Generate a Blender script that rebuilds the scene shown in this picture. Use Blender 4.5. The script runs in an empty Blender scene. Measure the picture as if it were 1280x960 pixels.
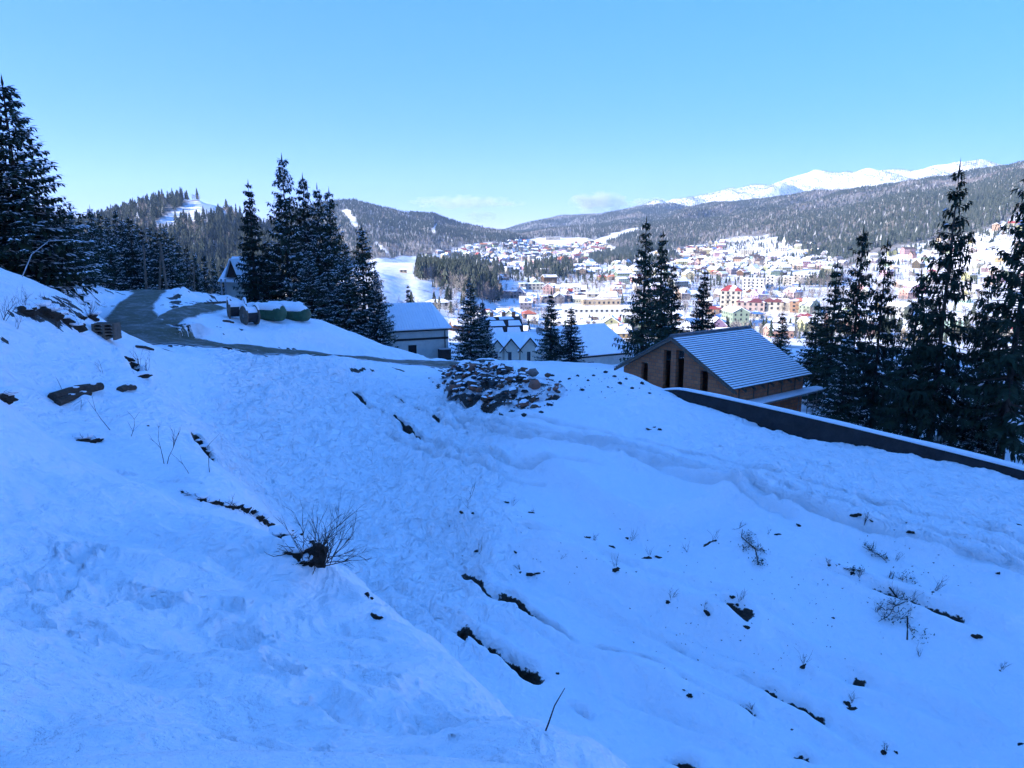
import bpy, math, random
import numpy as np
from mathutils import Vector, Matrix
R = math.radians
rnd = random.Random(7)
nr = np.random.RandomState(11)
sc = bpy.context.scene
col = sc.collection

# ------------------------------------------------------------------ camera
FPX, PITCH = 930.0, R(11.0)
cam_d = bpy.data.cameras.new('camera')
cam = bpy.data.objects.new('camera', cam_d); col.objects.link(cam)
cam_d.sensor_width = 36; cam_d.lens = 36 * FPX / 1280
cam_d.clip_start = 0.05; cam_d.clip_end = 60000
cam.location = (0, 0, 0); cam.rotation_euler = (math.pi / 2 - PITCH, 0, 0)
sc.camera = cam

# ------------------------------------------------------------------ sky, sun, exposure
SUN_EL = R(20)
SH = Vector((-0.906, -0.423)).normalized()          # horizontal direction towards the sun
sun_dir = Vector((SH.x * math.cos(SUN_EL), SH.y * math.cos(SUN_EL), math.sin(SUN_EL)))
w = bpy.data.worlds.new('World'); sc.world = w; w.use_nodes = True
nt = w.node_tree; nt.nodes.clear()
sky = nt.nodes.new('ShaderNodeTexSky'); sky.sky_type = 'NISHITA'; sky.sun_disc = False
sky.sun_elevation = SUN_EL; sky.sun_rotation = math.atan2(SH.x, SH.y)
sky.altitude = 2000; sky.air_density = 0.5; sky.dust_density = 0.1; sky.ozone_density = 5.0
ga = nt.nodes.new('ShaderNodeGamma'); ga.inputs[1].default_value = 0.38            # the camera's soft tone response to the sky
tint = nt.nodes.new('ShaderNodeMix'); tint.data_type = 'RGBA'; tint.blend_type = 'MULTIPLY'; tint.inputs[0].default_value = 1.0; tint.inputs[7].default_value = (1.22, 0.735, 1.03, 1)
hs = nt.nodes.new('ShaderNodeHueSaturation'); hs.inputs['Saturation'].default_value = 1.92
hs.inputs['Value'].default_value = 1.0
bg = nt.nodes.new('ShaderNodeBackground'); bg.inputs['Strength'].default_value = 0.15
wo = nt.nodes.new('ShaderNodeOutputWorld')
nt.links.new(sky.outputs[0], ga.inputs[0]); nt.links.new(ga.outputs[0], hs.inputs['Color']); nt.links.new(hs.outputs[0], tint.inputs[6]); nt.links.new(tint.outputs[2], bg.inputs['Color'])
nt.links.new(bg.outputs[0], wo.inputs['Surface'])
sd = bpy.data.lights.new('sun', 'SUN'); sd.energy = 2.0; sd.angle = R(0.53); sd.color = (1.0, 0.93, 0.84)
so = bpy.data.objects.new('sun', sd); col.objects.link(so)
so.rotation_euler = sun_dir.to_track_quat('Z', 'Y').to_euler(); so.location = (-300, -150, 250)
sc.view_settings.view_transform = 'Standard'; sc.view_settings.look = 'None'
sc.view_settings.exposure = 2.82; sc.view_settings.gamma = 1.0
sc.render.engine = 'CYCLES'
cy = sc.cycles
cy.max_bounces = 6; cy.diffuse_bounces = 5; cy.glossy_bounces = 2; cy.transparent_max_bounces = 6
cy.volume_bounces = 1; cy.use_denoising = True; cy.adaptive_threshold = 0.015
try: cy.denoiser = 'OPENIMAGEDENOISE'
except Exception: pass

# ------------------------------------------------------------------ pixel <-> world helpers
CT, ST = math.cos(PITCH), math.sin(PITCH)
def ray(px, py):
    dx = (np.asarray(px, float) - 640) / FPX; dv = -(np.asarray(py, float) - 480) / FPX
    return dx, CT + dv * ST, -ST + dv * CT
def at(px, py, Y):                                   # point on the pixel's ray at forward distance Y
    dx, dy, dz = ray(px, py); t = Y / dy
    return Vector((float(dx * t), float(Y), float(dz * t)))
def wx(px, Y, z):                                    # x for a pixel column at known Y and z
    return (px - 640) / FPX * (Y * CT - z * ST)
def proj(x, y, z):
    d = np.maximum(y * CT - z * ST, 1e-6); v = y * ST + z * CT
    return 640 + FPX * x / d, 480 - FPX * v / d

# ------------------------------------------------------------------ noise
def _hash(ix, iy, seed):
    n = (ix * 374761393 + iy * 668265263 + seed * 974634777) & 0xFFFFFFFF
    n = ((n ^ (n >> 13)) * 1274126177) & 0xFFFFFFFF
    return ((n ^ (n >> 16)) & 0xFFFF) / 65535.0
def vnoise(x, y, seed=0):
    x = np.asarray(x, float); y = np.asarray(y, float)
    xi = np.floor(x).astype(np.int64); yi = np.floor(y).astype(np.int64)
    fx = x - xi; fy = y - yi
    fx = fx * fx * fx * (fx * (fx * 6 - 15) + 10); fy = fy * fy * fy * (fy * (fy * 6 - 15) + 10)
    a = _hash(xi, yi, seed); b = _hash(xi + 1, yi, seed); c = _hash(xi, yi + 1, seed); d = _hash(xi + 1, yi + 1, seed)
    return (a + (b - a) * fx) * (1 - fy) + (c + (d - c) * fx) * fy - 0.5
def fbm(x, y, o=3, seed=0):
    s = 0; a = 1.0
    for k in range(o):
        s = s + a * vnoise(x * 2 ** k + 17.3 * k, y * 2 ** k - 9.1 * k, seed + k); a *= 0.5
    return s
def sstep(a, b, x):
    t = np.clip((x - a) / (b - a), 0, 1); return t * t * (3 - 2 * t)

# ------------------------------------------------------------------ terrain: near sheet from control points
PC = [  # pixel x, pixel y, forward distance
 (100,900,1.85),(0,800,2.6),(0,700,4.2),(0,600,6.6),(150,680,5.2),(300,760,4.4),(300,860,3.0),(500,860,3.3),(600,930,2.6),(700,940,2.5),
 (120,780,3.6),(450,790,4.6),(200,650,6.6),
 (780,960,2.2),(720,905,2.85),(640,850,3.75),(560,795,4.7),(500,760,5.2),(440,725,5.9),(330,670,7.2),(200,610,8.5),(100,572,9.4),(0,508,10.6),(-90,440,11.5),
 (300,600,12.0),(270,580,14.0),(225,520,18.5),(180,470,22),(80,490,17),(150,520,16.5),(60,450,20),(0,420,19),(0,362,22),(60,385,26),(110,425,27),(135,428,29.5),(100,372,34),
 (30,350,36),(100,352,50),(-60,330,24),
 (180,365,57),(205,366,58),(150,397,43),(185,418,38.5),(200,423,38.3),(260,431,39.5),(330,438,42),(400,444,45.5),(480,452,50),(560,458,55),
 (240,385,50),(265,378,55),(205,356,56),(150,358,54),
 (260,395,48),(300,405,49),(330,398,53),(400,400,56),(450,417,60),(500,437,60),(530,449,59),(350,425,47),(450,440,53),
 (300,460,35.5),(240,447,34),(330,490,33.5),(250,520,28),(310,560,25.5),(450,480,42),(400,600,25),(350,640,21.5),(450,570,30),(480,580,29.2),(450,720,17.5),(520,780,15),(700,870,12.5),(850,950,10.7),(600,815,14),(560,650,21.5),
 (500,520,36),(560,500,41),(540,475,46),
 (640,740,16.8),(760,800,14.9),(900,870,13.0),(1020,945,11.3),
 (600,540,32),(800,575,25.4),(1000,635,20.5),(1280,722,16),(700,552,28.5),(700,580,26),(800,655,21.0),(885,632,21.8),(960,600,22.5),(780,615,23.2),
 (1100,605,23.3),(1280,604,24.6),(1180,580,27),(1100,560,30),(950,533,34),(900,512,37),(830,490,40.5),(690,456,47),(750,460,46),(800,472,43.5),(620,500,39),(600,462,47),(640,452,50),
 (1280,850,13.4),(1100,800,14.6),(1000,750,16.1),(1150,920,12),(900,720,17.4),(1280,955,11.0),
]
PW = [  # pixel x, forward distance, height: ground that is hidden or out of frame
 (640,-3,-1.2),(560,7.0,-5.0),(440,8.6,-5.1),(440,12.5,-7.6),(640,6.0,-5.3),(640,9.5,-7.6),(780,4.0,-4.4),(780,7.0,-7.0),(330,9.0,-4.4),(200,10.0,-3.9),(100,11.2,-3.6),(0,13.5,-3.3),
 (1000,4,-6.0),(1300,6,-7.2),(1300,2.5,-5.5),(1500,10,-8.0),(1500,18,-8.4),(1500,24,-9),(1700,14,-8.6),
 (-300,8,1.2),(-300,16,2.2),(-300,25,3.5),(-200,45,2.0),(-150,60,-0.5),
 (100,75,-5.0),(200,75,-5.5),(300,75,-8),(400,75,-9.5),(500,75,-12),(600,75,-12),(700,75,-12.2),(850,75,-13),(1000,70,-13.2),(1150,60,-12.5),(1300,50,-12.5),(1500,50,-13),
 (330,64,-7.6),(420,66,-9.2),(480,68,-10.8),(560,66,-11.2),(640,58,-10.8),(750,54,-10.5),(850,52,-11.0),(950,48,-12.0),(1020,50,-12.6),
]
XW = [(0,0,-1.65),(-1.5,0,-1.3),(1.5,0,-1.9),(0,-8,-0.5),(-10,-6,3.5),(-12,3,1.2),(-25,-15,13),(-30,5,9),(10,-10,-4),(25,-15,-6),(30,0,-8),(0,-30,6),(-45,40,8),(-60,75,2),(40,20,-10.5),(60,40,-14),(0,-60,14),(50,-50,-5)]
cp = [at(*p) for p in PC] + [Vector((wx(a, b, c) if b > 0 else (0.0), b, c)) for a, b, c in PW] + [Vector(p) for p in XW]
CPX = np.array([[p.x, p.y] for p in cp]); CPZ = np.array([p.z for p in cp])
def _U(d2): return 0.5 * d2 * np.log(d2 + 1e-9)
def tps_fit(P, z, lam=0.25):
    n = len(P); d2 = ((P[:, None] - P[None]) ** 2).sum(-1)
    A = np.zeros((n + 3, n + 3)); A[:n, :n] = _U(d2) + lam * np.eye(n) * 6
    A[:n, n] = 1; A[:n, n + 1:] = P; A[n, :n] = 1; A[n + 1:, :n] = P.T
    return np.linalg.solve(A, np.concatenate([z, np.zeros(3)]))
# distances grow with range, so the fit works in a softly compressed space
def warp(P):
    r = np.sqrt((P ** 2).sum(-1, keepdims=True)) + 1e-6
    return P / r * (np.log1p(r / 5.0) * 5.0)
CPW = warp(CPX); TC = tps_fit(CPW, CPZ, 0.02)
def tps(x, y):
    sh = x.shape; P = warp(np.stack([x.ravel(), y.ravel()], -1)); out = np.empty(len(P))
    for i in range(0, len(P), 60000):
        q = P[i:i + 60000]; d2 = ((q[:, None] - CPW[None]) ** 2).sum(-1)
        out[i:i + 60000] = _U(d2) @ TC[:len(CPW)] + TC[len(CPW)] + q @ TC[len(CPW) + 1:]
    return out.reshape(sh)

# valley profile per azimuth column: pixel column -> (range, height)
VT = {
 -400: [(60,3),(150,4),(300,-10),(600,-30),(900,-10),(1300,60),(3000,150),(9000,200)],
 -100: [(60,0),(80,-2),(150,-9),(300,-28),(600,-40),(900,-20),(1300,40),(3000,100),(9000,150)],
 100: [(60,-4.5),(80,-5),(110,-8),(200,-22),(400,-45),(600,-40),(800,-20),(1100,0),(2000,10),(9000,60)],
 300: [(60,-6.5),(75,-8),(100,-12),(200,-28),(400,-48),(600,-48),(900,-35),(2000,-20),(9000,60)],
 400: [(60,-7.5),(75,-9.5),(100,-14),(200,-24),(300,-26),(400,-24),(480,-22),(540,-26),(660,-46),(1000,-55),(2000,-30),(9000,60)],
 470: [(60,-8.5),(75,-11.5),(100,-16),(200,-25),(300,-28),(360,-26),(430,-22),(480,-20.5),(520,-22),(640,-42),(1000,-55),(2000,-30),(9000,60)],
 520: [(60,-9.5),(75,-12),(100,-17),(200,-29),(300,-32),(370,-30),(430,-27),(480,-26),(540,-30),(680,-48),(1200,-56),(1700,-42),(2000,-28),(2300,-8),(9000,60)],
 570: [(60,-10.5),(75,-12),(100,-18),(200,-31),(300,-35.5),(360,-34),(420,-32.5),(480,-32.5),(540,-36),(700,-52),(1200,-58),(1700,-40),(2000,-25),(2300,-5),(9000,60)],
 620: [(60,-10.8),(75,-12),(100,-19),(170,-27),(300,-41),(400,-42),(500,-47),(900,-58),(1200,-57),(1500,-49),(1900,-31),(2300,-5),(9000,60)],
 700: [(55,-10.8),(75,-12.2),(120,-20),(170,-26),(300,-40),(450,-48.5),(650,-56),(900,-58),(1150,-55),(1500,-47),(1900,-30),(2200,-3),(2600,30),(9000,80)],
 850: [(52,-10.6),(75,-13),(120,-19),(200,-28),(450,-48.5),(700,-57),(1000,-55),(1300,-40),(1600,-20),(1900,5),(2400,50),(9000,100)],
 1000: [(50,-13.0),(72,-14.2),(120,-20),(200,-29),(450,-49),(750,-56),(1000,-48),(1300,-27),(1500,-2),(1700,25),(2300,70),(9000,120)],
 1130: [(45,-11.6),(62,-12.5),(120,-21),(250,-34),(500,-50),(700,-50),(900,-40),(1100,-15),(1250,10),(1500,40),(2300,120),(9000,200)],
 1250: [(45,-12),(60,-13),(120,-22),(250,-36),(500,-48),(700,-40),(900,-22),(1100,12),(1400,50),(1600,80),(2300,150),(9000,250)],
 1500: [(45,-12.5),(60,-14),(120,-23),(250,-36),(500,-45),(700,-30),(900,0),(1100,40),(1400,90),(2300,200),(9000,300)],
 2200: [(45,-12.5),(60,-14),(120,-23),(250,-36),(500,-45),(700,-30),(900,0),(1100,40),(1400,90),(2300,200),(9000,300)],
}
LRG = np.linspace(math.log(40), math.log(9800), 220)
vk = sorted(VT); VA = np.arctan((np.array(vk) - 640) / FPX / 0.985)
VZ = np.array([np.interp(LRG, [math.log(a) for a, b in VT[k]], [b for a, b in VT[k]]) for k in vk])
ker = np.array([1, 2, 3, 2, 1]) / 9.0
VZ = np.array([np.convolve(np.pad(v, 2, mode='edge'), ker, 'valid') for v in VZ])
def valley(az, r):
    ci = np.interp(np.clip(az, VA[0], VA[-1]), VA, np.arange(len(VA))); c0 = np.clip(np.floor(ci).astype(int), 0, len(VA) - 2); cf = ci - c0
    cf = cf * cf * (3 - 2 * cf)
    ri = np.clip((np.log(np.maximum(r, 1)) - LRG[0]) / (LRG[1] - LRG[0]), 0, len(LRG) - 1.001); r0 = np.floor(ri).astype(int); rf = ri - r0
    A = VZ[c0, r0] * (1 - rf) + VZ[c0, r0 + 1] * rf; B = VZ[c0 + 1, r0] * (1 - rf) + VZ[c0 + 1, r0 + 1] * rf
    return A * (1 - cf) + B * cf
# ridges: (foot range, crest range, skyline pixels, crest wobble)
RIDGES = [
 (430, 1080, [(-400,250),(-100,268),(100,292),(150,275),(180,264),(215,252),(240,249),(265,249),(285,257),(310,270),(340,285),(380,302),(420,330)], 60, 5),
 (1150, 2600, [(250,330),(330,285),(370,266),(400,257),(425,251),(450,250),(480,259),(520,267),(545,268),(575,279),(600,284),(640,292),(690,310)], 150, 12),
 (2300, 5000, [(560,310),(600,292),(632,288),(660,279),(700,270),(715,269),(745,268),(765,264),(800,260),(830,259),(870,262),(920,275)], 220, 20),
 (1900, 4000, [(740,302),(780,287),(830,266),(880,257),(940,251),(1000,245),(1060,238),(1110,231),(1170,224),(1210,217),(1280,206),(1400,196),(1600,190),(2200,200)], 220, 18),
 (5000, 8200, [(560,300),(640,292),(700,280),(790,258),(830,251),(860,246),(900,235),(945,232),(970,222),(1000,213),(1020,219),(1050,216),(1080,213),(1115,213),(1150,206),(1180,203),(1205,205),(1240,208),(1280,212),(1500,205),(2200,215)], 300, 25),
]
def far_h(az, r):
    x = r * np.sin(az); y = r * np.cos(az)
    V = valley(az, r) + 4.0 * fbm(x / 130, y / 130, 3, 5) * sstep(250, 600, r) + 1.2 * fbm(x / 40, y / 40, 2, 8) * sstep(90, 250, r)
    h = V
    for k, (rf, rc, sk, wob, sd_) in enumerate(RIDGES):
        a = np.arctan((np.array([s[0] for s in sk]) - 640) / FPX / 0.985)
        rcv = rc + wob * 2 * vnoise(az * 14 + 3.1 * k, np.zeros_like(az) + k, 31 + k)
        el = np.array([PITCH * -1 + math.atan((480 - s[1]) / FPX) for s in sk])
        ela = np.interp(az, a, el, left=-0.03, right=-0.03)
        cz = rcv * np.cos(np.clip(az, -0.7, 0.9)) * np.tan(ela) + sd_ * 0.0
        zf = valley(az, np.full_like(r, rf))
        t = np.clip((r - rf) / (rcv - rf), 0, 1)
        s = t ** 1.15 * (1.0 + 0.25 * t * (1 - t))
        front = zf + (cz - zf) * s
        hh = np.maximum(cz - zf, 0)
        spur = fbm(az * rc / 330 + 0.4 * np.sin(r / 300), r / 900, 4, 60 + 7 * k) * hh * 0.42 * np.clip(4 * t * (1 - t), 0, 1) ** 0.7
        spur = spur + fbm(x / 90, y / 90, 3, 90 + k) * 0.05 * hh * np.clip(5 * t * (1 - t), 0, 1)
        rz = np.where(r < rcv, front + spur, cz - (r - rcv) * 0.3)
        rz = np.where(r < rf, -1e4, rz)
        kk = 6.0; m = np.maximum(h, rz); h = m + kk * np.log(np.exp(np.clip((h - m) / kk, -30, 0)) + np.exp(np.clip((rz - m) / kk, -30, 0))) * sstep(rf, rf * 1.3, r) * (hh > 8)
    return h
def hill_left(x, y):                                 # the wooded mountainside behind and left of the camera that shades the foreground
    u = x * SH.x + y * SH.y; v = x * -0.423 + y * 0.906
    u0 = 28 + 0.30 * np.maximum(v, 0) + 0.05 * np.maximum(-v, 0)
    z = 0.64 * np.maximum(u - u0, 0); z = np.where(z > 150, 150 + 60 * (1 - np.exp(-(z - 150) / 60)), z)
    z = z * (1 - sstep(190, 310, v)) * (1 - sstep(900, 1600, u)) * (1 - 0.75 * sstep(300, 900, -v))
    return z * (1 + 0.15 * fbm(x / 60, y / 60, 3, 77))
WALL_A, WALL_B = Vector((8.0, 41.2)), Vector((18.1, 24.6))
WD = (WALL_B - WALL_A).normalized(); WNv = Vector((-WD.y, WD.x))   # points away from the plot
if WNv.x < 0: WNv = -WNv
def base_h(x, y):
    r = np.hypot(x, y); az = np.arctan2(x, y)
    azc = np.where(np.abs(az) > 1.2, np.sign(az) * 1.2, az)
    f = sstep(56, 92, r)
    # left and right slopes leave the fit sooner
    n = np.where(f < 1, 0.0, 0.0); m = f < 1
    n[m] = tps(x[m], y[m])
    h = n * (1 - f) + far_h(azc, r) * f
    s = (x - WALL_A.x) * WD.x + (y - WALL_A.y) * WD.y; d = (x - WALL_A.x) * WNv.x + (y - WALL_A.y) * WNv.y
    plotw = sstep(-3, 6, s) * (1 - sstep(60, 90, r))
    h = h - 2.0 * sstep(-0.05, 0.5, d) * (1 - sstep(14, 24, d)) * plotw
    return h + hill_left(x, y)

# ------------------------------------------------------------------ polar grid
tan_f = np.linspace(-0.78, 0.78, 740); az_in = np.arctan(tan_f)
az_l = np.linspace(-math.pi, az_in[0], 90)[:-1]; az_r = np.linspace(az_in[-1], math.pi, 70)[1:]
AZ = np.concatenate([az_l, az_in, az_r]); NA = len(AZ)
_lg = lambda a, b, n: np.exp(np.linspace(math.log(a), math.log(b), n, endpoint=False))
RN = np.concatenate([_lg(.5, 2, 50), _lg(2, 8.5, 190), _lg(8.5, 60, 540), _lg(60, 130, 60), [130.0]])
RF = np.exp(np.linspace(math.log(130), math.log(9700), 330))
AF = AZ[::2] if (NA % 2) else np.append(AZ[::2], AZ[-1])
def grid(rr, aa):
    A, Rr = np.meshgrid(aa, rr); return Rr * np.sin(A), Rr * np.cos(A)
XN, YN = grid(RN, AZ); HN = base_h(XN, YN)
XF, YF = grid(RF, AF); HF = base_h(XF, YF)
def _samp(H, rr, aa, x, y):
    r = np.hypot(x, y); a = np.arctan2(x, y)
    ri = np.clip(np.interp(np.log(np.maximum(r, 1e-3)), np.log(rr), np.arange(len(rr))), 0, len(rr) - 1.001)
    ai = np.clip(np.interp(a, aa, np.arange(len(aa))), 0, len(aa) - 1.001)
    i = ri.astype(int); j = ai.astype(int); f = ri - i; g = ai - j
    return (H[i, j] * (1 - f) + H[i + 1, j] * f) * (1 - g) + (H[i, j + 1] * (1 - f) + H[i + 1, j + 1] * f) * g
def hz(x, y):
    x = np.atleast_1d(np.asarray(x, float)); y = np.atleast_1d(np.asarray(y, float)); r = np.hypot(x, y)
    return np.where(r < 130, _samp(HN, RN, AZ, x, y), _samp(HF, RF, AF, x, y))
def hz1(x, y): return float(hz(x, y)[0])
TS = np.exp(np.linspace(math.log(1.2), math.log(9000), 1400))
def ground(px, py, tmin=1.2):                        # where the pixel's ray meets the ground
    dx, dy, dz = ray(px, py); n = math.sqrt(float(dx * dx + dy * dy + dz * dz))
    T = TS[TS >= tmin]; x = dx / n * T; y = dy / n * T; z = dz / n * T; d = z - hz(x, y)
    k = np.where(d < 0)[0]
    if len(k) == 0: return None
    k = k[0]
    if k == 0: t = T[0]
    else:
        f = d[k - 1] / (d[k - 1] - d[k]); t = T[k - 1] + f * (T[k] - T[k - 1])
    return Vector((float(dx / n * t), float(dy / n * t), float(dz / n * t)))

# ------------------------------------------------------------------ terrain detail (real relief)
def seg_dist(x, y, pts):
    best = np.full(x.shape, 1e9); along = np.zeros(x.shape); side = np.zeros(x.shape); acc = 0.0
    for a, b in zip(pts[:-1], pts[1:]):
        dx, dy = b[0] - a[0], b[1] - a[1]; L = math.hypot(dx, dy) + 1e-9
        t = np.clip(((x - a[0]) * dx + (y - a[1]) * dy) / L ** 2, 0, 1)
        d = np.hypot(x - a[0] - t * dx, y - a[1] - t * dy); m = d < best
        sg = (x - a[0]) * dy - (y - a[1]) * dx
        best = np.where(m, d, best); along = np.where(m, acc + t * L, along); side = np.where(m, np.sign(sg), side); acc += L
    return best, along, side
def wpoly(pp):
    out = []
    for p in pp:
        g = ground(*p)
        if g is not None: out.append((g.x, g.y))
    return out
RPX = [(192,364,60),(186,367,56),(172,380,49.5),(166,396,44),(176,410,40.8),(205,421,39.6),(260,430,40.4),(330,437,42.6),(400,443,46),(480,451,50.5),(560,457,55.5),(610,458,60)]
ROAD3 = [at(*p) for p in RPX]; ROAD = [(p.x, p.y) for p in ROAD3]
ROAD.insert(0, (ROAD[0][0] + 1.6, ROAD[0][1] + 8))
DRIVE = [(at(*p).x, at(*p).y) for p in [(205,412,42.5),(228,398,46.5),(250,388,50),(275,380,54.5),(300,376,60)]]
def smooth_line(p, n=6):
    p = [Vector((a, b)) for a, b in p]; out = []
    for i in range(len(p) - 1):
        p0 = p[max(i - 1, 0)]; p1 = p[i]; p2 = p[i + 1]; p3 = p[min(i + 2, len(p) - 1)]
        for k in range(n):
            t = k / n
            q = 0.5 * ((2 * p1) + (p2 - p0) * t + (2 * p0 - 5 * p1 + 4 * p2 - p3) * t * t + (-p0 + 3 * p1 - 3 * p2 + p3) * t ** 3)
            out.append((q.x, q.y))
    out.append(tuple(p[-1])); return out
ROAD = smooth_line(ROAD); DRIVE = smooth_line(DRIVE)
def road_w(x, y): return 1.9 + 0.5 * vnoise(x / 3, y / 3, 4) + 0.35 * vnoise(x / 0.9, y / 0.9, 6)
SOIL = np.zeros_like(HN)
near = (RN > 2)[:, None] & (np.abs(AZ) < 0.72)[None]
sub = np.ix_(RN > 2, np.abs(AZ) < 0.72)
x, y = XN[sub], YN[sub]; r = np.hypot(x, y)
H0 = HN[sub].copy(); S0 = np.zeros_like(H0)
dR, sR, sideR = seg_dist(x, y, ROAD); dD, sD, _ = seg_dist(x, y, DRIVE)
rw = 2.0
# level the carriageway across its width, heap ploughed snow along its edges
zr = hz(np.array([p[0] for p in ROAD]), np.array([p[1] for p in ROAD])); acc = np.concatenate([[0], np.cumsum([math.dist(a, b) for a, b in zip(ROAD[:-1], ROAD[1:])])])
zr = np.convolve(np.pad(zr, 4, mode='edge'), np.ones(9) / 9, 'valid')
dk = [float(np.argmin([math.dist(q, (p.x, p.y)) for q in ROAD])) for p in ROAD3]; zr = np.interp(np.arange(len(ROAD)), dk, [p.z for p in ROAD3]); zr[:5] -= np.linspace(1.2, 0, 5)
zr = np.convolve(np.pad(zr, 3, mode='edge'), np.ones(7) / 7, 'valid')
zl = np.interp(sR, acc, zr); camside = (np.hypot(x, y) < np.hypot(*np.array([np.interp(sR, acc, [p[0] for p in ROAD]), np.interp(sR, acc, [p[1] for p in ROAD])])))
lw = 1.3 + 1.5 * sstep(.25, .6, sR / acc[-1]); f = 1 - sstep(lw, lw + np.where(camside, 4.5, 2.0), dR); H0 = H0 * (1 - f) + (zl - 0.15 * np.clip(dR - lw, 0, 4) * camside) * f
bank = np.exp(-((dR - lw - .8) / 0.7) ** 2) * np.where(camside, 0.35, 1.0) * (0.04 + 0.38 * np.clip(fbm(x / 1.1, y / 1.1, 3, 21) + 0.25, 0, 1)); H0 += bank * (1 - np.exp(-(dD / 2.5) ** 2))
# mounds beside the road
for (px_, py_, Y_, rad, hh) in [(214,366,55,1.5,0.95),(215,446,33,2.2,0.2),(400,402,56,5,0.25),(262,378,60,3,0.3)]:
    g = at(px_, py_, Y_); H0 += hh * np.exp(-((x - g.x) ** 2 + (y - g.y) ** 2) / rad ** 2) * sstep(1.6, 2.6, dR)
PK0 = np.zeros_like(H0)
def groove(pp, depth, width, soil, seed, lip=0.35, brk=0.0, soilw=1.0, packed=0.0):
    """a slump crack: a groove with a raised lip on its far side, bare soil showing in it here and there"""
    global H0, S0, PK0
    pts = smooth_line(wpoly(pp), 4); d, s, sd = seg_dist(x, y, pts); d = np.abs(d + 0.5 * width * vnoise(x / width / 1.2, y / width / 1.2, seed) + 0.5 * width * vnoise(x / width / 4, y / width / 4, seed + 9)) / (0.55 + 1.1 * np.clip(vnoise(s / 0.9, s * 0 + 3, seed + 5) + 0.5, 0, 1))
    gate = sstep(brk - 0.18, brk + 0.1, vnoise(s / 1.1, s * 0, seed + 1) + vnoise(s / 0.4, s * 0, seed + 2) * 0.4 + 0.12)
    Ls = max(s.max(), 1e-3); ends = sstep(0, 0.5, s) * (1 - sstep(Ls - 0.6, Ls, s))
    H0 += (-depth * np.exp(-(d / width) ** 2) * (0.45 + 0.55 * gate) + lip * depth * np.exp(-((d - 1.9 * width) / (1.2 * width)) ** 2)) * ends
    PK0 = np.maximum(PK0, packed * np.exp(-(d / (width * 1.1)) ** 2) * (.5 + .5 * gate) * ends)  # rut mask: packed snow plus painted groove shade, so the tracks show
    S0 = np.maximum(S0, soil * gate * np.exp(-(d / (width * soilw)) ** 4) * ends)
# ditch and slump lines below the plot
groove([(562,793),(590,787),(620,808),(655,832),(690,848)], 0.55, 0.22, 1.2, 100, 0.3, -0.3, 1.0)
groove([(700,868),(725,880),(752,890)], 0.4, 0.12, 1.0, 104, 0.3, -0.1, 0.9)
groove([(820,938),(850,950),(890,975)], 0.45, 0.16, 1.2, 107, 0.3, -0.3)
groove([(612,733),(650,752),(690,780),(726,800)], 0.35, 0.14, 1.1, 111, 0.3, -0.15)
groove([(726,800),(775,818),(830,840),(880,872),(915,884),(960,900)], 0.22, 0.10, 1.0, 115, 0.3, 0.05)
groove([(975,935),(1010,945),(1040,955)], 0.3, 0.12, 1.1, 119, 0.3, -0.2)
groove([(905,880),(935,890),(962,902)], 0.25, 0.09, 1.2, 121, 0.3, -0.3)
groove([(238,535),(252,555),(266,572)], 0.3, 0.12, 1.1, 137, 0.3, -0.1)
groove([(160,448),(168,458),(172,468)], 0.5, 0.25, 1.0, 139, 0.5, -0.1)
# wheel ruts across the plot
groove([(437,488),(455,503),(490,525),(532,551)], 0.22, 0.12, 1.3, 141, 0.7, -0.25, 1.0, .9)
groove([(487,493),(520,512),(552,531)], 0.22, 0.11, 1.3, 145, 0.7, -0.25, 1.0, .9)
for pp, dpt, wd in [([(532,551),(600,570),(700,585)],0.18,0.13),([(552,531),(640,548),(760,570)],0.20,0.13),([(520,505),(600,530),(720,556),(860,588),(1010,640),(1150,680),(1300,727)],0.20,0.13),
                ([(545,500),(640,530),(760,557),(900,590),(1040,632),(1180,672),(1300,705)],0.18,0.12),([(530,510),(620,535),(740,561),(880,595),(1025,645),(1165,685),(1300,720)],0.14,0.09),([(560,497),(660,522),(780,548),(920,580),(1060,620),(1200,655),(1300,680)],0.13,0.10),([(570,520),(680,548),(800,580),(960,628)],0.18,0.12),
                ([(480,540),(560,570),(640,590),(690,600)],0.16,0.12),([(540,512),(620,540),(740,566),(880,600),(1000,650)],0.2,0.14),([(500,535),(580,560),(660,578),(760,590)],0.15,0.12)]:
    groove(pp, dpt, wd, 0.0, 150 + len(pp) + int(wd * 1000), 0.45, 0.0, 1.0, .5)
for pp in ([(560,700),(640,760),(740,830),(860,900),(960,955)], [(700,725),(800,782),(920,842),(1040,902),(1120,955)], [(820,745),(960,800),(1100,858),(1280,925)], [(640,660),(740,695),(860,745),(1000,790)], [(1000,700),(1120,740),(1280,800)], [(480,720),(540,770),(600,800)]):
    groove(pp, 0.2, 0.17, 0.9, 170 + pp[0][0], 0.9, 0.42, .8)
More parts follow.
